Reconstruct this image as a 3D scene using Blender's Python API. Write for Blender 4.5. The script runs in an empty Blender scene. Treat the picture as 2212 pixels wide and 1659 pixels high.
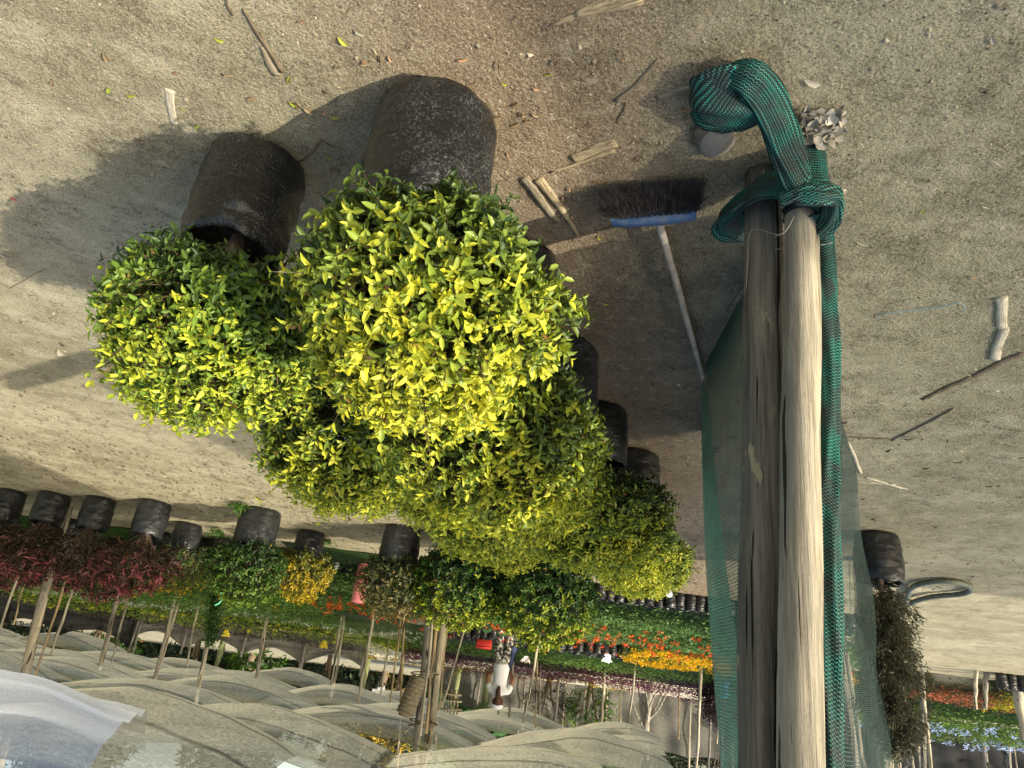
import bpy, math, random
import numpy as np
from mathutils import Vector, Matrix
R=math.radians
sc=bpy.context.scene
# ---------------- camera (the photograph is taken upside down: rolled by about 187 degrees)
CH=1.5; CF=1550.0; PIT=R(23.9); ROL=R(7.3)
_F=Vector((0,math.cos(PIT),-math.sin(PIT))); _U=Vector((0,math.sin(PIT),math.cos(PIT))); _R=Vector((1,0,0))
_r=-math.cos(ROL)*_R-math.sin(ROL)*_U; _u=math.sin(ROL)*_R-math.cos(ROL)*_U
cd=bpy.data.cameras.new('Camera'); cam=bpy.data.objects.new('Camera',cd); sc.collection.objects.link(cam)
m=Matrix.Identity(4)
for i in range(3): m[i][0]=_r[i]; m[i][1]=_u[i]; m[i][2]=-_F[i]
m[2][3]=CH; cam.matrix_world=m
cd.sensor_width=36; cd.lens=CF/2212*36; cd.clip_start=.05; cd.clip_end=800; sc.camera=cam
# ---------------- light
SUN_EL=R(30); SUN_DIR=Vector((-.81,-.585,0)).normalized()*math.cos(SUN_EL)+Vector((0,0,math.sin(SUN_EL)))
w=bpy.data.worlds.new('World'); sc.world=w; w.use_nodes=True
nt=w.node_tree; bg=nt.nodes['Background']; sk=nt.nodes.new('ShaderNodeTexSky'); sk.sky_type='NISHITA'; sk.sun_disc=False
sk.sun_elevation=SUN_EL; sk.sun_rotation=math.atan2(SUN_DIR.x,SUN_DIR.y); sk.air_density=1.3; sk.dust_density=3.5; sk.ozone_density=.6
nt.links.new(sk.outputs[0],bg.inputs[0]); bg.inputs[1].default_value=.15
ld=bpy.data.lights.new('sun','SUN'); ld.energy=4.0; ld.angle=R(.6); ld.color=(1,.92,.76)
lo=bpy.data.objects.new('sun',ld); sc.collection.objects.link(lo); lo.rotation_euler=SUN_DIR.to_track_quat('Z','Y').to_euler()
vs=sc.view_settings; vs.view_transform='Standard'; vs.look='None'; vs.gamma=1; vs.exposure=.88
sc.cycles.max_bounces=8; sc.cycles.transparent_max_bounces=24; sc.cycles.transmission_bounces=4; sc.cycles.diffuse_bounces=4

# ---------------- pixel -> world (pixels of a 2212x1659 view of the photo)
def gh(X,Y): return max(0.,.07*(Y-15)) if Y<24 else .63
def ray(x,y):
    return _F+(x-1106)/CF*_r+(829.5-y)/CF*_u
def G(x,y,z=0.):
    d=ray(x,y); t=(z-CH)/d.z; return Vector((t*d.x,t*d.y,z))
def D(x,y,Y):
    d=ray(x,y); t=Y/d.y; return Vector((t*d.x,Y,CH+t*d.z))
# ---------------- scene helpers
col=sc.collection
def tag(o,label=None,cat=None,group=None,kind=None):
    if label: o['label']=label
    if cat: o['category']=cat
    if group: o['group']=group
    if kind: o['kind']=kind
    return o
def empty(name,loc=(0,0,0),rz=0,label=None,cat=None,group=None):
    o=bpy.data.objects.new(name,None); o.empty_display_size=.1; col.objects.link(o); o.location=loc; o.rotation_euler=(0,0,rz)
    return tag(o,label,cat,group)
def copy_tree(o,parent=None):
    c=o.copy(); col.objects.link(c); c.parent=parent
    for ch in list(o.children): copy_tree(ch,c)
    return c
class MB:
    def __init__(s): s.V=[];s.C=[];s.F3=[];s.F4=[];s.n=0
    def add(s,V,F4=None,F3=None,C=None):
        V=np.asarray(V,float).reshape(-1,3); k=len(V)
        if C is None: C=np.zeros((k,3))
        C=np.asarray(C,float)
        if C.ndim==1: C=np.tile(C,(k,1))
        s.V.append(V); s.C.append(C)
        if F4 is not None and len(F4): s.F4.append(np.asarray(F4,int).reshape(-1,4)+s.n)
        if F3 is not None and len(F3): s.F3.append(np.asarray(F3,int).reshape(-1,3)+s.n)
        s.n+=k
    def build(s,name,mat,parent=None,smooth=True,loc=None):
        V=np.concatenate(s.V); C=np.concatenate(s.C)
        f4=np.concatenate(s.F4) if s.F4 else np.zeros((0,4),int); f3=np.concatenate(s.F3) if s.F3 else np.zeros((0,3),int)
        me=bpy.data.meshes.new(name); me.vertices.add(len(V))
        if loc is not None: V=V-np.array(loc)
        me.vertices.foreach_set('co',V.astype(np.float32).ravel())
        li=np.concatenate([f4.ravel(),f3.ravel()]); me.loops.add(len(li)); me.loops.foreach_set('vertex_index',li.astype(np.int32))
        st=np.concatenate([np.arange(len(f4))*4,len(f4)*4+np.arange(len(f3))*3]); me.polygons.add(len(st))
        me.polygons.foreach_set('loop_start',st.astype(np.int32))
        me.update(calc_edges=True); me.validate()
        at=me.attributes.new('Col','FLOAT_COLOR','POINT'); at.data.foreach_set('color',np.concatenate([C,np.ones((len(C),1))],1).astype(np.float32).ravel())
        if smooth: me.polygons.foreach_set('use_smooth',np.ones(len(st),bool))
        if mat: me.materials.append(mat)
        o=bpy.data.objects.new(name,me); col.objects.link(o)
        if loc is not None: o.location=loc
        if parent: o.parent=parent
        return o
def unit(a): return a/np.maximum(np.linalg.norm(a,axis=-1,keepdims=True),1e-9)
def leaves(mb,P,Dr,N,L,W,C,fold=.3,droop=.15):
    n=len(P); L=np.asarray(L)*np.ones(n); W=np.asarray(W)*np.ones(n)
    Dr=unit(Dr); S=unit(np.cross(Dr,N)); N=unit(np.cross(S,Dr)); L=L[:,None];W=W[:,None]
    b=P; mm=P+Dr*.5*L-N*.04*L; t=P+Dr*L-N*droop*L
    up=N*fold*W
    r1=P+Dr*.3*L+S*.44*W+up; r2=P+Dr*.68*L+S*.38*W+up*.8-N*droop*.35*L
    l1=P+Dr*.3*L-S*.44*W+up; l2=P+Dr*.68*L-S*.38*W+up*.8-N*droop*.35*L
    V=np.stack([b,mm,t,r1,r2,l1,l2],1).reshape(-1,3)
    i=np.arange(n)[:,None]*7
    F4=np.concatenate([i+np.array([[0,3,4,1]]),i+np.array([[0,1,6,5]])]); F3=np.concatenate([i+np.array([[1,4,2]]),i+np.array([[1,2,6]])])
    mb.add(V,F4,F3,np.repeat(C,7,axis=0))
def tube(mb,pts,rad,seg=8,C=None,caps=True,flat=None,wob=0,rs=None,uscale=1):
    pts=[Vector(p) for p in pts]; n=len(pts)
    rad=[rad]*n if not hasattr(rad,'__len__') else rad
    ref=None; V=[];CC=[];ln=0
    for i,p in enumerate(pts):
        tg=(pts[min(i+1,n-1)]-pts[max(i-1,0)]).normalized()
        if ref is None:
            ref=tg.orthogonal().normalized() if flat is None else (Vector(flat)-tg*tg.dot(Vector(flat))).normalized()
        else: ref=(ref-tg*tg.dot(ref)).normalized()
        bi=tg.cross(ref)
        if i: ln+=(p-pts[i-1]).length
        rr=rad[i]; ra,rb=(rr if hasattr(rr,'__len__') else (rr,rr))
        for k in range(seg):
            a=2*math.pi*k/seg; q=1+(wob*rs.uniform(-1,1) if wob else 0)
            V.append(p+ref*math.cos(a)*ra*q+bi*math.sin(a)*rb*q); CC.append((a*max(ra,rb)*uscale,ln,0))
    F=[(i*seg+k,i*seg+(k+1)%seg,(i+1)*seg+(k+1)%seg,(i+1)*seg+k) for i in range(n-1) for k in range(seg)]
    F3=[]
    if caps:
        V+= [pts[0],pts[-1]]; CC+=[(0,0,0),(0,ln,0)]
        a=n*seg
        F3=[(a,(k+1)%seg,k) for k in range(seg)]+[(a+1,(n-1)*seg+k,(n-1)*seg+(k+1)%seg) for k in range(seg)]
    mb.add([tuple(v) for v in V],F,F3,np.array(CC) if C is None else np.tile(np.asarray(C,float),(len(V),1)))
def smoothpath(pts,m=6):
    pts=[Vector(p) for p in pts]; out=[]
    for i in range(len(pts)-1):
        p0=pts[max(i-1,0)];p1=pts[i];p2=pts[i+1];p3=pts[min(i+2,len(pts)-1)]
        for k in range(m):
            t=k/m; out.append(.5*((2*p1)+(p2-p0)*t+(2*p0-5*p1+4*p2-p3)*t*t+(3*p1-p0-3*p2+p3)*t**3))
    return out+[pts[-1]]
def box(mb,c,s,rz=0,C=None,rx=0):
    c=Vector(c); M=Matrix.Rotation(rz,3,'Z')@Matrix.Rotation(rx,3,'X'); V=[]
    for x in(-1,1):
        for y in(-1,1):
            for z in(-1,1): V.append(tuple(c+M@Vector((x*s[0]/2,y*s[1]/2,z*s[2]/2))))
    mb.add(V,[(0,1,3,2),(4,6,7,5),(0,4,5,1),(2,3,7,6),(0,2,6,4),(1,5,7,3)],None,C)
def grid(mb,f,nu,nv,C=None):
    V=[];CC=[]
    for i in range(nu+1):
        for j in range(nv+1):
            r=f(i/nu,j/nv); V.append(tuple(r[0])); CC.append(tuple(r[1]) if len(r)>1 else (0,0,0))
    F=[(i*(nv+1)+j,(i+1)*(nv+1)+j,(i+1)*(nv+1)+j+1,i*(nv+1)+j+1) for i in range(nu) for j in range(nv)]
    mb.add(V,F,None,np.array(CC) if C is None else C)
def snoise(seed,k=5,freq=1.):
    rs=np.random.RandomState(seed); K=rs.normal(0,freq,(k,3)); ph=rs.uniform(0,6.28,k); am=rs.uniform(.5,1,k); am/=am.sum()
    return lambda P: (np.sin(np.asarray(P)@K.T+ph)*am).sum(-1)
# ---------------- material helpers
def newmat(name):
    m=bpy.data.materials.new(name); m.use_nodes=True; nt=m.node_tree; return m,nt,nt.nodes['Principled BSDF'],nt.nodes['Material Output']
def setp(p,rough=.6,spec=.3):
    p.inputs['Roughness'].default_value=rough; p.inputs['Specular IOR Level'].default_value=spec
def noise(nt,scale,detail=4,vec=None,rough=.6,dim='3D'):
    n=nt.nodes.new('ShaderNodeTexNoise'); n.inputs['Scale'].default_value=scale; n.inputs['Detail'].default_value=detail; n.inputs['Roughness'].default_value=rough
    if vec is not None: nt.links.new(vec,n.inputs['Vector'])
    return n.outputs[0]
def ramp(nt,fac,stops):
    r=nt.nodes.new('ShaderNodeValToRGB'); e=r.color_ramp.elements
    while len(e)<len(stops): e.new(.5)
    for i,(p,c) in enumerate(stops): e[i].position=p; e[i].color=(*(c if hasattr(c,'__len__') else (c,c,c)),1)
    nt.links.new(fac,r.inputs[0]); return r.outputs[0]
def mixc(nt,a,b,f,mode='MIX'):
    n=nt.nodes.new('ShaderNodeMix'); n.data_type='RGBA'; n.blend_type=mode
    for v,s in((f,n.inputs[0]),(a,n.inputs[6]),(b,n.inputs[7])):
        if hasattr(v,'links'): nt.links.new(v,s)
        else: s.default_value=v if not hasattr(v,'__len__') else (*v,1)
    return n.outputs[2]
def mth(nt,op,a,b=0.,c=None):
    n=nt.nodes.new('ShaderNodeMath'); n.operation=op
    for i,v in enumerate((a,b,c)):
        if v is None: continue
        if hasattr(v,'links'): nt.links.new(v,n.inputs[i])
        else: n.inputs[i].default_value=v
    return n.outputs[0]
def objco(nt,scale=(1,1,1)):
    t=nt.nodes.new('ShaderNodeTexCoord'); mp=nt.nodes.new('ShaderNodeMapping'); mp.inputs['Scale'].default_value=scale
    nt.links.new(t.outputs['Object'],mp.inputs['Vector']); return mp.outputs[0]
def bump(nt,p,h,dist,st=1.):
    b=nt.nodes.new('ShaderNodeBump'); b.inputs['Distance'].default_value=dist; b.inputs['Strength'].default_value=st
    nt.links.new(h,b.inputs['Height']); nt.links.new(b.outputs[0],p.inputs['Normal'])
def colattr(nt):
    a=nt.nodes.new('ShaderNodeAttribute'); a.attribute_name='Col'; return a
def mat_plain(name,c,rough=.7,var=.25,scale=8,bm=0,spec=.3):
    m,nt,p,o=newmat(name); setp(p,rough,spec); v=objco(nt)
    f=noise(nt,scale,5,v); a=[x*(1-var) for x in c]; b=[min(1,x*(1+var)) for x in c]
    nt.links.new(ramp(nt,f,[(.3,a),(.7,b)]),p.inputs['Base Color'])
    if bm: bump(nt,p,noise(nt,scale*8,4,v),bm)
    return m
def mat_leaf(name,trans=.35,rough=.42):
    m,nt,p,o=newmat(name); setp(p,rough,.4); a=colattr(nt)
    c=mixc(nt,a.outputs['Color'],(.35,.35,.35),ramp(nt,noise(nt,90,2,objco(nt)),[(.35,0),(.75,.25)]),'MULTIPLY')
    nt.links.new(a.outputs['Color'],p.inputs['Base Color']); nt.links.new(c,p.inputs['Base Color'])
    t=nt.nodes.new('ShaderNodeBsdfTranslucent'); nt.links.new(c,t.inputs[0])
    mx=nt.nodes.new('ShaderNodeMixShader'); mx.inputs[0].default_value=trans
    nt.links.new(p.outputs[0],mx.inputs[1]); nt.links.new(t.outputs[0],mx.inputs[2]); nt.links.new(mx.outputs[0],o.inputs[0]); return m
def mat_wood(name,c1,c2,patch=None,zs=.035,scale=110,flakes=.60):
    m,nt,p,o=newmat(name); setp(p,.85,.15); v=objco(nt,(1,1,zs)); v2=objco(nt,(1,1,.18))
    g=noise(nt,scale,6,v,.75); g2=noise(nt,scale*.28,4,v,.6); c=ramp(nt,mth(nt,'ADD',mth(nt,'MULTIPLY',g,.55),mth(nt,'MULTIPLY',g2,.45)),[(.43,[x*.75 for x in c1]),(.57,[min(.8,x*1.08) for x in c2])])
    big=noise(nt,7,5,v2,.65); c=mixc(nt,c,[x*.45 for x in c1],ramp(nt,big,[(.46,0),(.66,.8)]))
    grey=sum(c2)/3; c=mixc(nt,c,(grey*.62,grey*.6,grey*.54),ramp(nt,noise(nt,3.5,3,v2),[(.42,0),(.6,.7)]))
    if patch: c=mixc(nt,c,patch,ramp(nt,noise(nt,20,5,objco(nt,(1,1,.3)),.65),[(flakes,0),(flakes+.01,1)]))
    cr=ramp(nt,noise(nt,42,3,objco(nt,(1,1,.025)),.5),[(.37,1),(.395,0)]); cr2=ramp(nt,noise(nt,110,2,objco(nt,(1,1,.015))),[(.28,1),(.31,0)])
    kn=nt.nodes.new('ShaderNodeTexVoronoi'); kn.inputs['Scale'].default_value=4.2; nt.links.new(objco(nt,(1,1,.6)),kn.inputs['Vector']); k=ramp(nt,kn.outputs[0],[(.03,1),(.09,0)])
    cr=mth(nt,'MAXIMUM',cr,cr2); c=mixc(nt,c,[x*.12 for x in c1],cr); c=mixc(nt,c,[x*.35 for x in c1],k)
    nt.links.new(c,p.inputs['Base Color']); h=mth(nt,'SUBTRACT',mth(nt,'ADD',g,g2),mth(nt,'MULTIPLY',cr,1.5)); bump(nt,p,h,.010); return m
def mat_bag():
    m,nt,p,o=newmat('black_plastic'); v=objco(nt); v2=objco(nt,(.8,.8,2.2))
    d=ramp(nt,noise(nt,150,3,v,.8),[(.53,0),(.62,1)]); big=ramp(nt,noise(nt,6,4,v),[(.35,.05),(.65,.6)])
    c=mixc(nt,(.007,.008,.009),(.17,.17,.165),mth(nt,'MULTIPLY',d,big)); c=mixc(nt,c,(.05,.05,.046),ramp(nt,noise(nt,4,3,v),[(.5,0),(.8,.10)]))
    nt.links.new(c,p.inputs['Base Color']); nt.links.new(mth(nt,'MULTIPLY_ADD',big,.4,.24),p.inputs['Roughness'])
    p.inputs['Specular IOR Level'].default_value=.45
    h=mth(nt,'ADD',noise(nt,9,3,v2,.5),mth(nt,'MULTIPLY',noise(nt,150,2,v),.10)); bump(nt,p,h,.016,.8); return m
def knit(name,bright,dark,per=.009,alpha=None,zig=.5,base_alpha=.0):
    """knitted shade net: zigzag threads across a darker knit; Col.rg carries metres along/across the cloth"""
    m,nt,p,o=newmat(name); setp(p,.6,.25); a=colattr(nt); sx=nt.nodes.new('ShaderNodeSeparateColor'); nt.links.new(a.outputs['Color'],sx.inputs[0])
    U,V=sx.outputs[0],sx.outputs[1]
    tri=mth(nt,'PINGPONG',mth(nt,'DIVIDE',V,per*.9),.5)
    s=mth(nt,'FRACT',mth(nt,'ADD',mth(nt,'DIVIDE',U,per),mth(nt,'MULTIPLY',tri,zig)))
    th=ramp(nt,s,[(.0,1),(.20,1),(.30,0),(.97,0)])
    s2=mth(nt,'FRACT',mth(nt,'DIVIDE',V,per*.55)); th2=ramp(nt,s2,[(0,1),(.35,1),(.5,0)])
    vary=noise(nt,14,3,objco(nt)); cb=mixc(nt,bright,(bright[1]*.28,bright[1]*.36,bright[1]*.33),ramp(nt,vary,[(.4,0),(.6,1)]))
    cdk=mixc(nt,dark,[x*2.6 for x in dark],th2); c=mixc(nt,cdk,cb,th); nt.links.new(c,p.inputs['Base Color'])
    bump(nt,p,mth(nt,'ADD',th,mth(nt,'MULTIPLY',th2,.5)),.003)
    if alpha is not None:
        al=mth(nt,'MAXIMUM',th,mth(nt,'MULTIPLY',th2,alpha)); al=mth(nt,'MAXIMUM',al,sx.outputs[2])
        tr=nt.nodes.new('ShaderNodeBsdfTransparent'); mx=nt.nodes.new('ShaderNodeMixShader'); nt.links.new(al,mx.inputs[0])
        nt.links.new(tr.outputs[0],mx.inputs[1]); nt.links.new(p.outputs[0],mx.inputs[2]); nt.links.new(mx.outputs[0],o.inputs[0])
    return m
def mat_cloth(name,c,tr=.25,tl=.6,grain=120):
    m,nt,p,o=newmat(name); setp(p,.8,.1); v=objco(nt); g=noise(nt,grain,2,v,.8)
    st=noise(nt,7,5,objco(nt,(.25,2.2,1)),.7)
    dk=noise(nt,1.1,6,v,.75); cc=mixc(nt,mixc(nt,c,[x*.45 for x in c],ramp(nt,g,[(.42,0),(.58,1)])),[x*.7 for x in c],ramp(nt,st,[(.4,0),(.6,.8)])); cc=mixc(nt,cc,[x*.42 for x in c],ramp(nt,dk,[(.52,0),(.72,.75)]))
    at=colattr(nt); sx=nt.nodes.new('ShaderNodeSeparateColor'); nt.links.new(at.outputs['Color'],sx.inputs[0])
    cc=mixc(nt,cc,[x*.18 for x in c],sx.outputs[0])
    nt.links.new(cc,p.inputs['Base Color'])
    t=nt.nodes.new('ShaderNodeBsdfTranslucent'); nt.links.new(cc,t.inputs[0])
    a=nt.nodes.new('ShaderNodeMixShader'); a.inputs[0].default_value=tl; nt.links.new(p.outputs[0],a.inputs[1]); nt.links.new(t.outputs[0],a.inputs[2])
    b=nt.nodes.new('ShaderNodeMixShader'); b.inputs[0].default_value=1-tr; x=nt.nodes.new('ShaderNodeBsdfTransparent')
    nt.links.new(x.outputs[0],b.inputs[1]); nt.links.new(a.outputs[0],b.inputs[2]); nt.links.new(b.outputs[0],o.inputs[0]); return m
M={}
M['leaf']=mat_leaf('leaf'); M['bag']=mat_bag()
M['soil']=mat_plain('soil',(.05,.038,.025),.9,.6,40,.01)
M['bark']=mat_plain('bark',(.16,.12,.08),.85,.4,30,.004)
M['pole_tan']=mat_wood('pole_tan',(.30,.26,.18),(.47,.42,.31),(.52,.48,.37),flakes=.67)
M['pole_dark']=mat_wood('pole_dark',(.11,.092,.066),(.27,.235,.175),(.36,.31,.2),flakes=.63)
M['pole_pale']=mat_wood('pole_pale',(.42,.36,.25),(.62,.55,.4))
M['pole_grey']=mat_wood('pole_grey',(.2,.18,.15),(.36,.33,.27))
M['bamboo']=mat_wood('bamboo',(.38,.26,.12),(.55,.4,.2))
M['plank']=mat_wood('plank',(.30,.23,.13),(.50,.40,.24),zs=1,scale=25)
M['net']=knit('green_net',(.05,.40,.31),(.004,.013,.012),per=.0085,zig=.9)
M['net_sheet']=knit('green_net_sheet',(.07,.27,.19),(.03,.075,.055),per=.013,alpha=.75,zig=.3)
M['net_far']=knit('dark_net_sheet',(.05,.12,.105),(.03,.05,.045),per=.010,alpha=.35,zig=.2)
M['canopy']=mat_cloth('shade_cloth',(.46,.43,.30),.22,.70,32)
M['canopy_light']=mat_cloth('light_shade_cloth',(.55,.52,.42),.34,.8,90)
M['canopy_white']=mat_cloth('white_shade_cloth',(.72,.76,.80),.40,.75,260)
M['black_cloth']=mat_cloth('black_cloth',(.035,.037,.04),.03,.15,40)
M['grey_cloth']=mat_cloth('grey_cloth',(.23,.22,.19),.05,.4,30)
M['stone']=mat_plain('stone',(.22,.205,.17),.85,.15,20,.003)
M['col']=(lambda: (lambda m,nt,p,o:(setp(p,.7,.3),nt.links.new(colattr(nt).outputs['Color'],p.inputs['Base Color']),m)[2])(*newmat('tinted')))()
# ================= GROUND
def ground_mat():
    m,nt,p,o=newmat('dirt'); setp(p,.95,.12); v=objco(nt)
    big=noise(nt,.9,5,v,.6); med=noise(nt,5,5,v,.65); fine=noise(nt,48,6,v,.78); tiny=noise(nt,210,3,v,.85)
    c=ramp(nt,big,[(.32,(.25,.225,.14)),(.5,(.34,.31,.20)),(.7,(.46,.425,.29))])
    foot=noise(nt,2.3,5,objco(nt,(1,1.8,1)),.6); c=mixc(nt,c,(.52,.47,.33),ramp(nt,foot,[(.50,0),(.66,.55)])); c=mixc(nt,c,(.18,.155,.095),ramp(nt,med,[(.48,0),(.75,.55)]))
    # darker, redder ground colour along the rows of bags
    sp=nt.nodes.new('ShaderNodeSeparateXYZ'); nt.links.new(v,sp.inputs[0])
    line=mth(nt,'ADD',sp.outputs[0],mth(nt,'MULTIPLY',sp.outputs[1],.36)) # x+.36y ~ const along the rows
    d=mth(nt,'ABSOLUTE',mth(nt,'SUBTRACT',line,.62)); d=mth(nt,'ADD',d,mth(nt,'MULTIPLY',med,.5))
    c=mixc(nt,c,(.20,.135,.085),ramp(nt,d,[(.35,.8),(1.5,0)]))
    c=mixc(nt,c,(.055,.042,.028),ramp(nt,mth(nt,'MULTIPLY',fine,mth(nt,'ADD',med,.45)),[(.50,0),(.62,.55)]))
    clod=noise(nt,18,5,v,.7); c=mixc(nt,c,(.15,.12,.08),ramp(nt,clod,[(.54,0),(.66,.5)])); c=mixc(nt,c,(.50,.45,.32),ramp(nt,clod,[(.34,.4),(.46,0)])); c=mixc(nt,c,(.62,.57,.44),ramp(nt,tiny,[(.56,0),(.63,.7)])); c=mixc(nt,c,(.07,.055,.035),ramp(nt,tiny,[(.38,.8),(.45,0)]))
    nt.links.new(c,p.inputs['Base Color'])
    vo=nt.nodes.new('ShaderNodeTexVoronoi'); vo.inputs['Scale'].default_value=90; nt.links.new(v,vo.inputs['Vector'])
    h=mth(nt,'ADD',mth(nt,'MULTIPLY',fine,1.),mth(nt,'ADD',mth(nt,'MULTIPLY',tiny,.35),mth(nt,'MULTIPLY',vo.outputs[0],-.35)))
    bump(nt,p,h,.011,1.); return m
M['dirt']=ground_mat()
def near(a,b,st): return list(np.arange(a,b,st))
xs=np.array([-300,-120,-60,-40]+near(-25,-6,1)+near(-6,-3,.15)+near(-3,3.2,.03)+near(3.2,7,.15)+near(7,25,1)+[40,60,120,300],float)
ys=np.array([-60,-20,-8,-3,-1]+near(0,.9,.1)+near(.9,5,.03)+near(5,10,.15)+near(10,30,.8)+[40,60,120,300,500],float)
XX,YY=np.meshgrid(xs,ys,indexing='ij'); Q=np.stack([XX,YY,0*XX],-1)
n1,n2,n3=snoise(1,6,1.2),snoise(2,9,7),snoise(3,12,25)
ZZ=.018*n1(Q)+.012*n2(Q)+.006*n3(Q)+np.where(YY>24,.63,np.maximum(0,.07*(YY-15)))-.008
mb=MB(); nx,ny=XX.shape; I=np.arange(nx*ny).reshape(nx,ny)
mb.add(np.stack([XX,YY,ZZ],-1).reshape(-1,3),np.stack([I[:-1,:-1],I[1:,:-1],I[1:,1:],I[:-1,1:]],-1).reshape(-1,4))
tag(mb.build('ground',M['dirt']),kind='structure')
def gz(x,y): q=np.array([x,y,0.]); return float(.018*n1(q)+.012*n2(q)+.006*n3(q)+gh(x,y)-.008)
# fine litter on the dirt: crumbs, chips, twiglets
rs=np.random.RandomState(5); mb=MB(); n=34000
X=rs.uniform(-3.2,3.6,n); Y=.85+rs.power(.8,n)*5.5; q=np.stack([X,Y,0*X],1); Z=.018*n1(q)+.012*n2(q)+.006*n3(q)-.008+gh(0,0)
cl=snoise(9,6,3)(q); keep=rs.uniform(-1,1,n)<cl*2+.1; P=np.stack([X,Y,Z],1)[keep]; n=len(P)
s=rs.uniform(.0012,.0048,n)*(1+(rs.rand(n)<.04)*1.2)
base=np.array([[1,0,0],[-.5,.9,0],[-.6,-.8,0],[0,.1,.8]]); a=rs.uniform(0,6.28,n)
B=base[None]*s[:,None,None]*rs.uniform(.6,1.5,(n,4,1)); ca,sa=np.cos(a)[:,None],np.sin(a)[:,None]
B=np.stack([B[...,0]*ca-B[...,1]*sa,B[...,0]*sa+B[...,1]*ca,B[...,2]],-1)+P[:,None]; i=np.arange(n)[:,None]*4
tone=rs.choice(4,n,p=[.5,.3,.1,.1]); pal=np.array([[.27,.23,.16],[.11,.085,.055],[.5,.44,.3],[.17,.1,.05]])
mb.add(B.reshape(-1,3),None,np.concatenate([i+[[0,1,3]],i+[[1,2,3]],i+[[2,0,3]]]),np.repeat(pal[tone]*rs.uniform(.7,1.2,(n,1)),4,0))
n=2600; X=rs.uniform(-3.2,3.6,n);Y=.85+rs.power(.8,n)*5.8; q=np.stack([X,Y,0*X],1); Z=.018*n1(q)+.012*n2(q)+.006*n3(q)-.004
a=rs.uniform(0,6.28,n); leaves(mb,np.stack([X,Y,Z],1),np.stack([np.cos(a),np.sin(a),rs.uniform(-.05,.12,n)],1),np.stack([rs.normal(0,.4,n),rs.normal(0,.4,n),np.ones(n)],1),rs.uniform(.006,.028,n),rs.uniform(.0012,.004,n),np.array([[.36,.3,.18]])*rs.uniform(.25,1.25,(n,1)),.3,.1)
n=260; X=rs.normal(0,.5,n); Y=rs.uniform(1.3,6,n); X=.62-.36*Y+X; q=np.stack([X,Y,0*X],1); Z=.018*n1(q)+.012*n2(q)+.006*n3(q)-.002
a=rs.uniform(0,6.28,n); leaves(mb,np.stack([X,Y,Z],1),np.stack([np.cos(a),np.sin(a),rs.uniform(0,.3,n)],1),np.stack([rs.normal(0,.6,n),rs.normal(0,.6,n),np.ones(n)],1),rs.uniform(.015,.03,n),rs.uniform(.006,.011,n),np.array([[.25,.15,.08]])*rs.uniform(.4,1.4,(n,1)),.5,.25)
n=5200; X=rs.uniform(-4.5,6.5,n); Y=7.0-.12*X+rs.normal(0,.75,n); Y=np.where(rs.rand(n)<.35,rs.uniform(3,9,n),Y); q=np.stack([X,Y,0*X],1); Z=.018*n1(q)+.012*n2(q)+.006*n3(q)+.004
a=rs.uniform(0,6.28,n); leaves(mb,np.stack([X,Y,Z],1),np.stack([np.cos(a),np.sin(a),rs.uniform(0,.3,n)],1),np.stack([rs.normal(0,.5,n),rs.normal(0,.5,n),np.ones(n)],1),rs.uniform(.012,.05,n),rs.uniform(.003,.016,n),np.array([[.15,.12,.075]])*rs.uniform(.25,2.2,(n,1)),.5,.25)
n=700; X=rs.uniform(-3.4,-.8,n); Y=rs.uniform(1.2,7,n); q=np.stack([X,Y,0*X],1); Z=.018*n1(q)+.012*n2(q)+.006*n3(q)+.002
a=rs.uniform(0,3.14,n); leaves(mb,np.stack([X,Y,Z],1),np.stack([np.cos(a),np.sin(a),rs.uniform(0,.08,n)],1),np.stack([0*X,0*X,1+0*X],1),rs.uniform(.02,.08,n),rs.uniform(.002,.0045,n),np.array([[.55,.48,.32]])*rs.uniform(.35,1.2,(n,1)),.3,.05)
tag(mb.build('ground_litter',M['col'],smooth=False),'fine litter of dirt crumbs, chips and dry bits scattered over the dirt','litter',kind='stuff')

# ================= POTTED BUSHES
def bag_mb(r,h,seed,rim=.05,seg=56):
    mb=MB(); rs=np.random.RandomState(seed); nz=snoise(seed,8,9); nz2=snoise(seed+50,8,26)
    prof=[(0,.9,0),(.012,.98,0)]+[(t,1+.07*math.sin(math.pi*t/h*.9),0) for t in np.linspace(.04,h-.03,14)]+[(h-.012,.99,1),(h,.965,1),(h-.004,.93,1),(h-.03,.92,1),(h-rim-.02,.93,1)]
    V=[];ph=rs.uniform(0,6.28)
    for j,(z,k,rimf) in enumerate(prof):
        for i in range(seg):
            a=2*math.pi*i/seg; sq=1+.05*math.cos(2*a+ph)*(1-z/h)
            p=np.array([math.cos(a)*r*4,math.sin(a)*r*4,z*(14 if not rimf else 5)])
            rr=r*k*sq+.008*nz(p)+.0045*nz2(p*np.array([.6,.6,1.6]))-.010*abs(nz2(p*np.array([.22,.22,.8])+5))-.006*abs(nz(p*np.array([1.2,1.2,.25])+9))+(rimf*.010*nz2(p*1.3))
            V.append((math.cos(a)*rr,math.sin(a)*rr,z+(.020*nz(p+3) if z>h-.1 else 0)))
    n=len(prof); F=[(j*seg+i,j*seg+(i+1)%seg,(j+1)*seg+(i+1)%seg,(j+1)*seg+i) for j in range(n-1) for i in range(seg)]
    mb.add(V,F); return mb
def soil_mb(r,z,seed):
    mb=MB(); rs=np.random.RandomState(seed); nz=snoise(seed,6,30)
    def f(u,v):
        a=u*2*math.pi; rr=max(v,.001)*r*.97; x,y=rr*math.cos(a),rr*math.sin(a); return ((x,y,z+.015*nz(np.array([x,y,0]))-.01*v),)
    grid(mb,f,28,8); return mb
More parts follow.
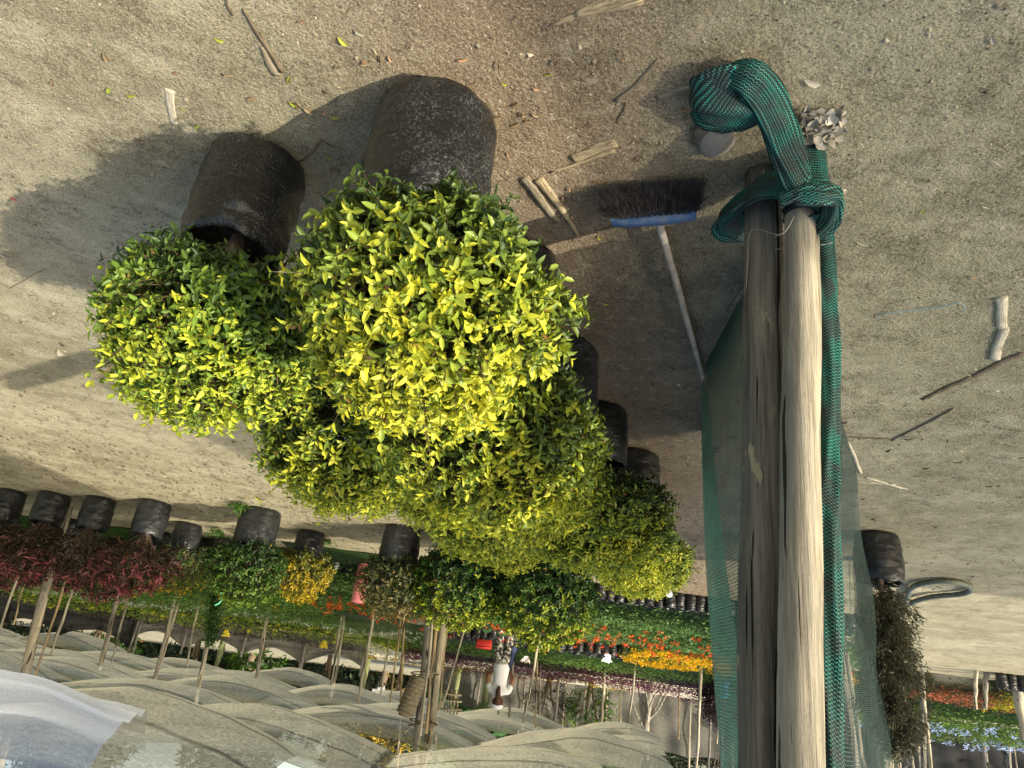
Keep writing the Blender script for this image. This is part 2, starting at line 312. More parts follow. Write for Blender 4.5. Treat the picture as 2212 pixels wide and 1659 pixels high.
def crown_mb(R_,zc,nshoot,seed,pal,ll=(.026,.042),lw=.47,squash=(1,1,1),off=(0,0),lobe=.10,tipbias=.5,up=.55,spray=0,flat_bottom=.72,pairs=4,inner=.25,shoot=.07):
    """pal: (old leaf, mid, new leaf) colours"""
    rs=np.random.RandomState(seed); nz=snoise(seed+7,7,2.6)
    d=unit(rs.normal(0,1,(nshoot*2,3))); d=d[(d[:,2]>-.80)]
    d=d[:nshoot]; n=len(d); fr=1+lobe*nz(d*1.6)*1.6
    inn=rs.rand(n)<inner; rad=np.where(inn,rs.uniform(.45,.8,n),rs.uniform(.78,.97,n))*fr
    sq=np.array(squash); P=d*rad[:,None]*R_*sq; P[:,2]=np.where(P[:,2]<0,P[:,2]*flat_bottom,P[:,2]); P+=np.array([off[0],off[1],zc])
    ax=unit(d+np.array([0,0,up])+rs.normal(0,.28,(n,3))); sl=rs.uniform(.6,1.3,n)*shoot
    if spray:
        k=rs.rand(n)<spray; sl=np.where(k&(d[:,2]>.1),sl*1.9,sl)
    bare=rs.rand(n)<.05; t1=unit(np.cross(ax,rs.normal(0,1,(n,3)))); t2=np.cross(ax,t1); mb=MB(); pal=np.array(pal,float)
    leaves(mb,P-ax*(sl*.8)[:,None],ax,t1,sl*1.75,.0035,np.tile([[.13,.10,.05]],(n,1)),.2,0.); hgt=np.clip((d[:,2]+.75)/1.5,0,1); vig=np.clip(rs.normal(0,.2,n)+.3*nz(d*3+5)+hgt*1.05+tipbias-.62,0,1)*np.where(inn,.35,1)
    for k in range(pairs):
        f=(k+.5)/pairs; b=P+ax*(sl*f)[:,None]; rot=k*math.pi/2+rs.uniform(-.5,.5,n)
        side=t1*np.cos(rot)[:,None]+t2*np.sin(rot)[:,None]; el=.35+.75*f
        for sgn in(1,-1):
            dr=unit(side*sgn+ax*el+rs.normal(0,.30,(n,3))); nn=unit(ax-side*sgn*.4+rs.normal(0,.22,(n,3)))
            L=rs.uniform(ll[0]*.7,ll[1]*1.12,n)*(1-.35*abs(f-.5)); W=L*rs.uniform(lw*.85,lw*1.15,n)
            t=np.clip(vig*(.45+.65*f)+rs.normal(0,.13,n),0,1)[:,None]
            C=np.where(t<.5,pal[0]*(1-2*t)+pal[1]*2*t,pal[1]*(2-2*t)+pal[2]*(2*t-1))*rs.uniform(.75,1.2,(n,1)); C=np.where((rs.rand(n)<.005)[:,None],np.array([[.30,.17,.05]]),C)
            leaves(mb,b,dr,nn,L,W,C,.35,rs.uniform(.02,.3,n)[:,None])
    return mb
def branch_mb(R_,z0,zc,seed,n=16,off=(0,0),r0=.016):
    mb=MB(); rs=random.Random(seed)
    for k in range(3):
        a=rs.uniform(0,6.28); tube(mb,smoothpath([(0,0,z0-.03),(.03*math.cos(a),.03*math.sin(a),z0+.07),(off[0]*.5+.06*math.cos(a),off[1]*.5+.06*math.sin(a),zc-.1)],3),[r0*(1-.05*i) for i in range(7)],7)
    for k in range(n):
        a=rs.uniform(0,6.28); e=rs.uniform(-.3,1.2); L=R_*rs.uniform(.6,.9)
        end=Vector((off[0]+math.cos(a)*math.cos(e)*L,off[1]+math.sin(a)*math.cos(e)*L,zc+math.sin(e)*L*.8))
        mid=Vector((end.x*.35+rs.uniform(-.03,.03),end.y*.35,z0*.5+end.z*.5-.02)); tube(mb,smoothpath([(0,0,z0),mid,end],4),[r0*.45*(1-i/11) for i in range(9)],5)
    return mb
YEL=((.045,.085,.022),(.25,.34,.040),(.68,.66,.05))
def potted(name,loc,bag,crown,label,cat,group,seed,branches=14):
    root=empty(name,loc,0,label,cat,group); r,h=bag
    bag_mb(r,h,seed).build('bag',M['bag'],root); soil_mb(r,h-.06,seed).build('soil',M['soil'],root)
    cz=crown['zc']; off=crown.get('off',(0,0)); branch_mb(crown['R_'],h-.07,cz,seed,branches,off).build('branches',M['bark'],root)
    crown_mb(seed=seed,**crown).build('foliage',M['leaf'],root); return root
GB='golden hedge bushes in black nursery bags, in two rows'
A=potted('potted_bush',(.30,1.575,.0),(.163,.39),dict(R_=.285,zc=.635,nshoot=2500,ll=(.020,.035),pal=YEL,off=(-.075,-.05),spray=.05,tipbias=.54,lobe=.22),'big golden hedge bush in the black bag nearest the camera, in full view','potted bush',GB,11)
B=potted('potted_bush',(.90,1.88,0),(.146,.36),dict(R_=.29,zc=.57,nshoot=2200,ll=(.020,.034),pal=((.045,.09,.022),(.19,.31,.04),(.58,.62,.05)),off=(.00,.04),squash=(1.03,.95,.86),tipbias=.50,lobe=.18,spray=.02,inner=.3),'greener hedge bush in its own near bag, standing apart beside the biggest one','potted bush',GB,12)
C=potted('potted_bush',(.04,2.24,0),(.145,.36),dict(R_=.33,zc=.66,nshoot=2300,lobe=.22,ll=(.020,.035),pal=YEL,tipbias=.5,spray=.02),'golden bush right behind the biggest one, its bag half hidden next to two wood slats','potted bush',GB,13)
bw=[None]
def putb(src,x,y,rz,label,s=(1,1,1)):
    o=copy_tree(src); o.location=(x,y,0); o.rotation_euler=(0,0,rz); o.scale=s; o['label']=label; return o
putb(A,-.22,2.92,2.1,'golden bush third in the row beside the broom, bag level with the handle',(.97,.97,.93))
putb(C,-.50,3.58,1.2,'golden bush fourth in the row beside the broom, opposite its handle tip',(1,1,.86))
putb(A,-.81,4.24,4.0,'golden bush fifth in the row beside the broom, bag corner showing',(.95,.95,.82))
putb(C,-1.0,4.82,3.0,'last golden bush of the row beside the broom, standing out against bare dirt',(.9,.9,.76))
putb(C,.58,2.62,2.6,'golden bush second in the row farther from the broom, behind the greener near bush',(.97,.97,.93))
putb(A,.31,3.30,.9,'golden bush third in the row farther from the broom',(.93,.93,.84))
putb(C,.08,3.95,4.4,'golden bush fourth in the row farther from the broom',(.92,.92,.80))
putb(A,-.18,4.55,3.1,'golden bush last in the row farther from the broom, a dark bag beyond it',(.92,.92,.77))

# generic smaller potted plants of the mid row
def px_pot(x,y,name,bag,crown,label,cat,group,seed,br=14):
    g=G(x,y); return potted(name,(g.x,g.y+bag[0],0),bag,crown,label,cat,group,seed,br)
DKG=((.016,.045,.010),(.05,.12,.016),(.16,.25,.03)); BIG=((.015,.045,.010),(.05,.13,.014),(.38,.42,.022))
px_pot(555,1092,'potted_shrub',(.19,.37),dict(R_=.35,zc=.56,nshoot=900,pal=DKG,ll=(.03,.045)),'round mid green shrub in a black bag, between the red-leaved plants and the yellow one','potted shrub','shrubs in bags across the path',21)
px_pot(668,1143,'potted_shrub',(.15,.28),dict(R_=.31,zc=.42,nshoot=700,pal=((.09,.12,.015),(.35,.28,.02),(.62,.45,.02)),ll=(.025,.04)),'small golden yellow shrub in a black bag with weeds beside it','potted shrub','shrubs in bags across the path',22)
px_pot(868,1132,'potted_shrub',(.19,.36),dict(R_=.34,zc=.52,nshoot=600,pal=((.03,.05,.015),(.10,.11,.03),(.22,.16,.05)),ll=(.03,.045),inner=.35),'thin brownish green shrub in a wide black bag beside the pink roll','potted shrub','shrubs in bags across the path',23)
s4=px_pot(1010,1145,'potted_shrub',(.22,.30),dict(R_=.44,zc=.45,nshoot=1300,pal=BIG,ll=(.032,.048),tipbias=.55),'dense dark bush with golden tips, right behind the row of golden bushes','potted shrub','shrubs in bags across the path',24)
s5=copy_tree(s4); g=G(1190,1160); s5.location=(g.x,g.y+.2,0); s5.rotation_euler=(0,0,2); s5.scale=(1.08,)*3; s5['label']='dense golden tipped bush, the one nearer the orange flowers'
# red-leaved plants
RED=((.040,.030,.020),(.075,.030,.026),(.34,.085,.09)); CR=dict(R_=.38,zc=.56,nshoot=330,pal=RED,ll=(.045,.075),lw=.32,pairs=3,inner=.4,shoot=.10,tipbias=.45,squash=(1,1,.75))
GR='red-leaved plants in black bags across the path'
r1=px_pot(104,1060,'potted_red_plant',(.155,.33),CR,'dark red-leaved plant in the second bag from the picture edge','potted plant',GR,31,34)
r2=px_pot(205,1070,'potted_red_plant',(.155,.34),dict(CR,tipbias=.25),'dull maroon plant in a bag between two others of its row','potted plant',GR,32,40)
r3=px_pot(325,1078,'potted_red_plant',(.155,.36),dict(CR,R_=.36,tipbias=.72,zc=.62),'brightest red-leaved plant, last of its row, bare twigs over its bag','potted plant',GR,33,44)
def putp(src,x,y,rz,label,sc_=1.,xyz=None):
    o=copy_tree(src); g=G(x,y); o.location=(g.x,g.y+.15,0); o.rotation_euler=(0,0,rz); o.scale=(sc_,)*3; o['label']=label; return o
putp(r1,10,1055,2,'red-leaved plant whose bag is cut by the picture edge')
putp(r2,150,1120,1,'maroon plant in the shaded second rank, behind the gap between bags',1.)
putp(r1,250,1150,4,'maroon plant standing behind the others next to a pale post')
putp(r2,50,1130,3,'maroon plant in the shade behind the outermost bags')
y1=px_pot(400,1128,'potted_flower',(.15,.30),dict(R_=.32,zc=.46,nshoot=300,pal=((.03,.07,.015),(.07,.12,.02),(.75,.5,.02)),ll=(.03,.055),lw=.3,pairs=3,shoot=.09,tipbias=.45),'leggy plant with bright yellow flower sprays in a shiny black bag','potted flower',None,34,40)
for k,(x,y,s,l) in enumerate([(352,1150,.8,'small green plant in a black bag, half behind the yellow flower sprays'),(440,1165,.72,'low bag with grassy leaves beside the round green shrub'),(478,1160,.72,'low bag nearest the round green shrub, weeds around it')]):
    g=G(x,y); o=potted('potted_seedling',(g.x,g.y+.12,0),(.12,.24),dict(R_=.25,zc=.30,nshoot=200,pal=DKG,ll=(.04,.08),lw=.2,pairs=3),l,'potted plant','low bags behind the yellow flowers',40+k,8)
# weeds
for k,(x,y,l) in enumerate([(520,1085,'small weed at the foot of the shiny black bag'),(470,1140,'clump of grassy weeds between two black bags'),(705,1160,'leafy weed beside the small golden shrub'),(990,1155,'grassy weed beside a wide black bag')]):
    mb=MB(); rs=np.random.RandomState(60+k); n=40; g=G(x,y); a=rs.uniform(0,6.28,n)
    leaves(mb,np.tile([g.x,g.y,.01],(n,1))+rs.normal(0,.04,(n,3))*[1,1,0],np.stack([np.cos(a),np.sin(a),rs.uniform(.5,2,n)],1),np.tile([0,0,1.],(n,1)),rs.uniform(.08,.2,n),.014,np.tile([.07,.17,.02],(n,1)),.3,.3)
    tag(mb.build('weed',M['leaf'],loc=(g.x,g.y,0)),l,'weed','weeds by the bags')

# ================= FRONT POST PAIR, NET
rr=random.Random(3)
def post(name,A_,B_,r,mat,label,group=None,seg=14,n=14,wob=.02,taper=.92,bend=.006):
    mb=MB(); A_=Vector(A_);B_=Vector(B_); pts=[]
    for i in range(n+1):
        t=i/n; pts.append(A_.lerp(B_,t)+Vector((rr.uniform(-1,1),rr.uniform(-1,1),0))*bend)
    tube(mb,smoothpath(pts,2),[r*(1+(taper-1)*i/(2*n))*rr.uniform(1-wob,1+wob) for i in range(2*n+1)],seg)
    o=mb.build(name,mat,loc=tuple(A_)); return tag(o,label,'post',group)
PR=Vector((-.735,1.56,0)); PL=Vector((-.665,1.665,0))
post('thick_post',PR+Vector((0,0,-.05)),D(1731,1660,1.56)+(D(1731,1660,1.56)-PR)*.75,.045,M['pole_tan'],'thick pale wooden post nearest the camera, green net knotted round its foot','front pair of tied wooden posts',22,16,.02,1.0,.003)
post('thick_post',PL+Vector((0,0,-.05)),D(1648,1660,1.68)+(D(1648,1660,1.68)-PL)*.75,.052,M['pole_dark'],'dark weathered wooden post tied beside the pale one, flaking bark patches','front pair of tied wooden posts',22,16,.02,1.05,.003)
root=empty('net_bundle',(PR.x,PR.y,0),0,'green and black net knotted round the two thick posts, end lying on the dirt','shade net')
def netpart(mb,name,mat=None): 
    o=mb.build(name,mat or M['net'],loc=(PR.x,PR.y,0)); o.location=(0,0,0); o.parent=root; return o
def pleat_tube(mb,pts,rads,seg=40,pl=9,amp=.12,flat=None,seed=0,diag=0):
    """a gathered strip of net: flattened tube with lengthwise pleats"""
    pts=[Vector(p) for p in pts]; n=len(pts); ref=None; V=[];CC=[];ln=0; rs=random.Random(seed); ph=[rs.uniform(0,6.28) for _ in range(6)]
    for i,p in enumerate(pts):
        tg=(pts[min(i+1,n-1)]-pts[max(i-1,0)]).normalized(); ref=(Vector(flat) if ref is None else ref); ref=(ref-tg*tg.dot(ref)).normalized(); bi=tg.cross(ref)
        if i: ln+=(p-pts[i-1]).length
        ra,rb=rads[i]
        for k in range(seg):
            a=2*math.pi*k/seg; q=1+amp*1.5*(1-2*abs(math.sin(pl*a*.5+ph[0]+1.6*math.sin(ln*7+ph[1]))))+amp*.7*math.sin((pl*2-3)*a+ph[2]+ln*11)
            V.append(tuple(p+ref*math.cos(a)*ra*q+bi*math.sin(a)*rb*q)); CC.append((a*max(ra,rb)*1.15,ln,0) if not diag else (ln+diag*a*max(ra,rb),a*max(ra,rb)*1.15,0))
    F=[(i*seg+k,i*seg+(k+1)%seg,(i+1)*seg+(k+1)%seg,(i+1)*seg+k) for i in range(n-1) for k in range(seg)]
    V+=[tuple(pts[0]),tuple(pts[-1])]; CC+=[(0,0,0),(0,ln,0)]; a=n*seg
    mb.add(V,F,[(a,(k+1)%seg,k) for k in range(seg)]+[(a+1,(n-1)*seg+k,(n-1)*seg+(k+1)%seg) for k in range(seg)],np.array(CC))
def interp(rads,n):
    out=[]
    for i in range(n):
        t=i/(n-1)*(len(rads)-1); k=min(int(t),len(rads)-2); f=t-k; out.append(tuple(rads[k][j]*(1-f)+rads[k+1][j]*f for j in range(2)))
    return out
# tail from the knot to the ground and heap
mb=MB(); K=D(1738,432,1.475)
pts=smoothpath([K,D(1722,385,1.44),D(1700,325,1.41),D(1678,262,1.37),G(1652,205,.05),G(1622,172,.055),G(1590,168,.04),G(1570,182,.03)],7)
pleat_tube(mb,pts,interp([(.020,.018),(.036,.020),(.042,.020),(.043,.018),(.046,.02),(.046,.022),(.036,.02),(.02,.014)],len(pts)),pl=6,amp=.10,flat=(1,0,.1),seed=2); netpart(mb,'net_tail')
mb=MB(); pts=smoothpath([G(1655,235,.035),G(1620,232,.04),G(1570,222,.045),G(1525,212,.04),G(1498,206,.02)],7)
pleat_tube(mb,pts,interp([(.03,.02),(.052,.034),(.064,.04),(.062,.034),(.045,.018)],len(pts)),pl=4,amp=.10,flat=(0,1,0),seed=5,diag=.25)
pts=smoothpath([G(1600,178,.03),G(1570,172,.035),G(1530,178,.03),G(1512,192,.02)],6)
pleat_tube(mb,pts,interp([(.03,.02),(.04,.024),(.034,.02),(.016,.012)],len(pts)),pl=4,amp=.14,flat=(0,1,0),seed=15,diag=.3)
pts=smoothpath([G(1500,236,.015),G(1520,254,.025),G(1560,264,.025),G(1610,262,.022),G(1650,248,.02)],6)
pleat_tube(mb,pts,interp([(.012,.008),(.026,.02),(.028,.022),(.022,.018),(.014,.012)],len(pts)),pl=5,amp=.16,flat=(0,1,0),seed=6); netpart(mb,'net_heap')
# sleeve on the pale post foot, wrap round the dark post, knot loops
mb=MB(); pts=[PR+Vector((.0,-.006,z)) for z in np.linspace(.0,.21,14)]
pleat_tube(mb,pts,[(.060+.004*math.sin(z*3),.060) for z in range(14)],seg=44,pl=11,amp=.03,flat=(1,0,0),seed=7); 
for v in mb.C: v[:, [0,1]]=v[:, [1,0]]
netpart(mb,'net_sleeve')
mb=MB(); pts=smoothpath([PR+Vector((-.055,-.04,.21)),PR+Vector((.02,-.066,.17)),PR+Vector((.11,-.01,.12)),PL+Vector((.075,.0,.10)),PL+Vector((.07,.06,.09)),PL+Vector((0,.08,.1))],6)
pleat_tube(mb,pts,interp([(.03,.02),(.05,.02),(.075,.022),(.085,.022),(.08,.02),(.06,.02)],len(pts)),pl=6,amp=.1,flat=(0,0,1),seed=8); netpart(mb,'net_wrap')
mb=MB(); pts=smoothpath([K+Vector((.03,-.01,0)),K+Vector((-.02,-.035,.012)),K+Vector((-.065,-.02,.0)),K+Vector((-.08,.03,.03)),K+Vector((-.06,.07,.05))],6)
pleat_tube(mb,pts,interp([(.018,.02),(.026,.024),(.028,.025),(.03,.024),(.025,.02)],len(pts)),pl=6,amp=.12,flat=(0,0,1),seed=9)
pts=smoothpath([K+Vector((.06,.01,.0)),K+Vector((.01,-.03,-.006)),K+Vector((-.05,-.02,-.03)),K+Vector((-.075,.02,-.02))],6)
pleat_tube(mb,pts,interp([(.02,.014),(.022,.018),(.018,.02),(.014,.014)],len(pts)),pl=5,amp=.12,flat=(0,0,1),seed=10); netpart(mb,'net_knot')
# gathered roll running up the pale post
mb=MB(); pts=smoothpath([K+Vector((-.05,.04,.0)),D(1772,520,1.56),D(1784,700,1.58),D(1783,900,1.59),D(1784,1150,1.59),D(1786,1400,1.6),D(1786,1700,1.6),D(1800,2300,1.6)],9)
pleat_tube(mb,pts,interp([(.03,.025),(.032,.026),(.030,.028),(.030,.028),(.031,.028),(.032,.03),(.032,.03),(.032,.03)],len(pts)),pl=5,amp=.10,flat=(1,0,0),seed=12,diag=.8)
netpart(mb,'net_roll',None)
# thin wires round the posts
wb=MB()
for z,t in((.235,.02),(.25,-.03),(.27,.05)):
    pts=[]; c=(PR+PL)/2
    for k in range(33):
        a=2*math.pi*k/32; pts.append(Vector((c.x+ (PR-PL).normalized().x*.115*math.cos(a)+.058*math.sin(a)*.86,c.y+(PR-PL).normalized().y*.115*math.cos(a)+.058*math.sin(a)*.5,z+t*math.cos(a))))
    tube(wb,pts,.0012,5,C=(.3,.28,.24))
tube(wb,smoothpath([PR+Vector((.05,-.04,.24)),PR+Vector((.08,-.02,.29)),PL+Vector((.055,-.04,.22)),PL+Vector((.065,-.03,.32)),PL+Vector((.06,0,.4))],5),.0012,5,C=(.3,.28,.24))
tag(wb.build('tie_wire',M['col']),'thin rusty wire bound round the two thick posts just above the green knot','wire')
# standing sheet behind the posts
def sheet(name,bot,top,mat,label,nu=60,nv=40,dens=0.,fold=.02,seed=0,low=.0,parent=None,lowk=4):
    bp=smoothpath(bot,10); tp=smoothpath(top,10); nz=snoise(seed,7,4); mb=MB()
    def at(P,u): k=u*(len(P)-1); i=min(int(k),len(P)-2); return P[i].lerp(P[i+1],k-i)
    L=sum((bp[i+1]-bp[i]).length for i in range(len(bp)-1)); Hh=(tp[0]-bp[0]).length
    def f(u,v):
        a,b=at(bp,u),at(tp,u); p=a.lerp(b,v); d=nz(np.array([u*3.5,v*1.2,0]))*fold*(.3+v*(1-v)*3)
        p=p+Vector((d,d*.4,0)); return (p,(v*Hh,u*L,dens+low*max(0,1-v*lowk)*(.7+.3*nz(np.array([u*9,v*7,3])))))
    grid(mb,f,nu,nv); o=mb.build(name,mat,loc=(PR.x,PR.y,0),parent=parent)
    return tag(o,label,'shade net') if label else o
b=[PL+Vector((-.05,.1,-.04)),Vector((-.80,2.15,-.05)),Vector((-.84,2.6,-.05)),Vector((-.90,3.05,-.05)),Vector((-1.01,3.32,-.05)),Vector((-1.10,3.72,-.05))]
e=D(1600,1505,3.9); t=[PL+Vector((-.02,.1,2.3)),Vector((-.78,2.2,2.3)),Vector((-.9,2.6,2.25)),Vector((-1.05,3.1,2.2)),Vector((-1.25,3.5,2.15)),e+(e-Vector((-1.106,3.75,0)))*.6]
sheet('net_sheet',b,t,M['net_sheet'],'see-through green net sheet hanging behind the dark post down to the broom handle',fold=.10,seed=4,low=.75,dens=.5)
b=[Vector((-.95,1.95,-.04)),Vector((-1.3,2.6,-.04)),Vector((-1.653,3.269,-.03)),Vector((-2.2,4.2,-.01)),Vector((-2.95,5.62,.03)),Vector((-3.15,5.98,.10))]
t=[Vector((-.90,1.9,2.3)),Vector((-1.3,2.7,2.3)),Vector((-1.7,3.4,2.2)),Vector((-2.2,4.3,2.1)),Vector((-2.8,5.3,2.1)),Vector((-3.2,6.05,2.1))]
sheet('net_sheet',b,t,M['net_far'],'dark see-through net stretched low from the pale post toward the potted cypress',fold=.12,seed=8,low=.75,lowk=2.2)
fa=Vector((-3.22,6.12,0)); post('thick_post',fa,D(1906,1659,6.12)+Vector((0,0,1.2)),.085,M['pole_pale'],'sunlit post wrapped in dark netting behind the potted cypress',None,16,8)
mb=MB(); p2=fa+Vector((.03,-.03,.0)); pts=[fa.lerp(D(1900,1659,6.12),k/10)+Vector((.035,-.02,0)) for k in range(11)]+[D(1885,1700,6.0),D(1870,1760,5.9)]
pleat_tube(mb,pts,[(.085,.075)]*len(pts),seg=30,pl=4,amp=.05,flat=(1,0,0),seed=3); o=mb.build('post_netting',M['net_far'],loc=tuple(fa)); tag(o,'dark netting gathered along the post behind the potted cypress','shade net')
# ================= BROOM
BL=G(1322,462,.05); BR=G(1503,446,.05); hx=(BR-BL); hw=hx.length; hd=hx.normalized(); back=Vector((-hd.y,hd.x,0)); 
if back.y<0: back=-back
mid=(BL+BR)/2; broom=empty('broom',(mid.x,mid.y,0),0,'push broom with worn blue head, black bristles and pale handle lying on the dirt','broom')
def bp(o): o.location=(0,0,0); o.parent=broom; return o
lo_=(mid.x,mid.y,0); mb=MB(); n=24; V=[];F=[]
for i in range(n+1):
    t=i/n; wdt=.030*(1-.35*abs(2*t-1)**4)  # head is a long rounded block; blue back faces away from the bristles
    c=BL.lerp(BR,t); 
    for (s_,z) in((-.010,.012),(-.010,.086),(-.002,.092),(.030,.088),(.030,.016),(.024,.010)):
        q=c+back*s_; bulge=1-.25*abs(2*t-1)**3; V.append((q.x,q.y,.05+(z-.05)*bulge))
for i in range(n):
    for k in range(6): F.append((i*6+k,i*6+(k+1)%6,(i+1)*6+(k+1)%6,(i+1)*6+k))
mb.add(V,F); mb.add([V[k] for k in range(6)],[(0,1,2,3),(0,3,4,5)]); mb.add([V[n*6+k] for k in range(6)],[(3,2,1,0),(5,4,3,0)])
def mat_blue():
    m,nt,p,o=newmat('worn_blue_paint'); setp(p,.65,.3); v=objco(nt); f=ramp(nt,noise(nt,22,6,v,.7),[(.42,0),(.6,.75)])
    nt.links.new(mixc(nt,(.08,.17,.33),(.24,.26,.28),f),p.inputs['Base Color']); return m
bp(mb.build('head',mat_blue(),smooth=False,loc=lo_))
rs=np.random.RandomState(8); mb=MB(); n=5200; t=rs.uniform(0.01,.99,n); vv=rs.uniform(-1,1,n)
hdv,bkv=np.array(hd),np.array(back); tuft=np.round(t*15)/15; row=np.round(vv*2)/2
base=np.array(BL)[None]+hdv*(hw*tuft)[:,None]-bkv*.012+np.stack([0*t,0*t,row*.030],1)+rs.normal(0,.002,(n,3))
dr=-bkv[None]+hdv*((tuft-.5)*.85+rs.normal(0,.17,n))[:,None]+np.stack([0*t,0*t,row*.45-.10+rs.normal(0,.15,n)],1)
L=rs.uniform(.065,.092,n); tp=base+unit(dr)*L[:,None]; tp[:,2]=np.maximum(tp[:,2],.004); w_=np.tile(hdv*.0011,(n,1)); md=(base+tp)/2+rs.normal(0,.003,(n,3))
i=np.arange(n)[:,None]*5; cc=np.array([[.022,.020,.020]])*rs.uniform(.5,3.2,(n,1))
mb.add(np.stack([base-w_,base+w_,md+w_,md-w_,tp],1).reshape(-1,3),i+[[0,1,2,3]],i+[[3,2,4]],np.repeat(cc,5,0)); bp(mb.build('bristles',M['col'],loc=lo_,smooth=False))
mb=MB(); hs=mid.lerp(BR,.06)+back*.01; hs.z=.05; he=G(1521,824,.03); tube(mb,[hs.lerp(he,k/14)+Vector((rr.uniform(-1,1)*.0015,0,0)) for k in range(15)],[.0135-.0002*k for k in range(15)],14)
bp(mb.build('handle',mat_plain('pale_handle',(.42,.37,.30),.75,.3,18,.002),loc=lo_))
# ================= LITTER ON THE GROUND: SLABS, STONE, STRING, LEAVES
def slab(x0,y0,x1,y1,w0,w1,th,label,z=.012,name='wood_slab',mat='plank',jag=True,seed=0,group='wood slabs and offcuts on the dirt'):
    rs=random.Random(seed); a,b=G(x0,y0,z),G(x1,y1,z); d=(b-a).normalized(); s=Vector((-d.y,d.x,0)); mb=MB(); n=12; V=[]
    for i in range(n+1):
        t=i/n; c=a.lerp(b,t)+s*.004*math.sin(t*5+seed); wd=(w0*(1-t)+w1*t)*(1+rs.uniform(-.06,.06))
        hh=th*.45*(1+rs.uniform(-.2,.2)); g_=gz(c.x,c.y)
        for (q,zz) in((-.5,0),(-.42,1),(0.02,1.15+.1*rs.random()),(.42,1),(.5,0)): V.append((c.x+s.x*wd*q,c.y+s.y*wd*q,g_+.001+hh*zz))
    F=[(i*5+k,i*5+k+1,(i+1)*5+k+1,(i+1)*5+k) for i in range(n) for k in range(4)]
    F+=[(0,1,2,2)] and []
    mb.add(V,F,[(0,2,1),(0,3,2),(0,4,3),(n*5,n*5+1,n*5+2),(n*5,n*5+2,n*5+3),(n*5,n*5+3,n*5+4)])
    ob=mb.build(name,M[mat],loc=(a.x,a.y,0),smooth=False); ob.data.transform(Matrix.Rotation(-math.atan2(d.y,d.x),4,'Z')); ob.rotation_euler=(0,0,math.atan2(d.y,d.x))
    return tag(ob,label,'wood piece',group)
M['plank']=mat_wood('plank',(.30,.23,.13),(.50,.40,.24),zs=1); 
def plank_mat(name,c1,c2):
    m,nt,p,o=newmat(name); setp(p,.8,.15); v=objco(nt,(.6,16,16)); g=noise(nt,14,6,v,.8); nt.links.new(ramp(nt,g,[(.36,[x*.4 for x in c1]),(.5,[(a+b)/2 for a,b in zip(c1,c2)]),(.64,c2)]),p.inputs['Base Color']); bump(nt,p,g,.004); return m
M['plank']=plank_mat('plank',(.20,.15,.085),(.56,.46,.28)); M['plank_grey']=plank_mat('plank_grey',(.13,.105,.07),(.36,.31,.21)); M['plank_pale']=plank_mat('plank_pale',(.42,.37,.26),(.70,.63,.48)); M['twig']=plank_mat('twig',(.09,.07,.045),(.25,.2,.13))
S=slab
S(1385,12,1190,75,.036,.006,.012,'long split slab with a frayed broad end, at the picture edge',seed=1)
S(1380,4,1240,50,.024,.012,.016,'narrow split piece lying along the long frayed slab',seed=2)
S(1330,325,1232,358,.036,.030,.012,'flat split board between the front bag and the broom bristles',seed=3)
S(1328,340,1185,386,.018,.004,.014,'thin splinter along the edge of the flat split board',seed=4)
S(1370,325,1340,335,.010,.008,.008,'short orange chip beside the flat split board',seed=5)
S(1162,400,1252,522,.034,.008,.02,'grey tan offcut leaning by the second bag, the longer of the two',mat='plank',seed=6)
S(1128,398,1205,492,.034,.022,.02,'grey tan offcut half under the hedge leaves, the shorter of the two',mat='plank_grey',seed=7)
S(1500,208,1420,232,.026,.02,.008,'grey lath sticking out from under the net heap',mat='plank_grey',seed=8)
S(1642,268,1560,266,.030,.024,.02,'pale board end under the net tail beside the round stone',mat='plank_pale',seed=9)
S(1600,622,1565,683,.045,.008,.01,'pointed grey chip beside the green net sheet',mat='plank_grey',seed=10)
S(1425,150,1328,238,.008,.012,.008,'thin grey stick with a frayed tip between front bag and net heap',mat='plank_grey',name='stick',seed=11)
S(1825,420,1790,455,.02,.014,.012,'broken pale chip beside the foot of the pale post',mat='plank_pale',seed=12)
S(2162,648,2168,710,.040,.034,.02,'white dry husk piece, the upper half of a bent pale husk',mat='plank_pale',name='dry_husk',seed=13,group='pale husk pieces')
S(2168,712,2150,782,.034,.042,.02,'white dry husk piece, the wider half of a bent pale husk',mat='plank_pale',name='dry_husk',seed=14,group='pale husk pieces')
S(2212,768,2100,820,.030,.034,.012,'long dark curved strip at the picture edge, its outer half',mat='twig',name='bark_strip',seed=15)
S(2103,818,1992,868,.034,.020,.012,'long dark curved strip, its inner half toward the posts',mat='twig',name='bark_strip',seed=16)
S(2063,888,1928,958,.014,.02,.014,'pale tipped stick beyond the long dark strip',mat='plank_grey',name='stick',seed=17)
S(1925,955,1820,950,.010,.012,.008,'crooked brown stick touching the pale tipped stick',mat='twig',name='stick',seed=18)
S(1830,962,1862,1028,.022,.018,.01,'narrow white lath beside the netting hem',mat='plank_pale',seed=19)
S(1850,1048,1935,1052,.016,.012,.01,'dry stalk by the netting hem',mat='plank_pale',name='stick',seed=20)
S(1870,1038,1960,1062,.014,.012,.012,'second dry stalk crossing the stalk by the netting hem',mat='plank_pale',name='stick',seed=21)
S(362,208,366,285,.028,.020,.006,'curled tan husk strip lying in the sun near the shaded bag',mat='plank_pale',name='dry_husk',seed=22)
S(600,175,520,35,.016,.008,.008,'long brown stalk pointing at the bag, near the picture edge',mat='twig',name='stick',seed=23)
S(492,50,482,0,.007,.005,.006,'short thin stalk running off the picture edge',mat='twig',name='stick',seed=24)
S(592,182,555,120,.028,.012,.008,'ragged base of the long brown stalk',mat='plank_grey',name='stick',seed=25)
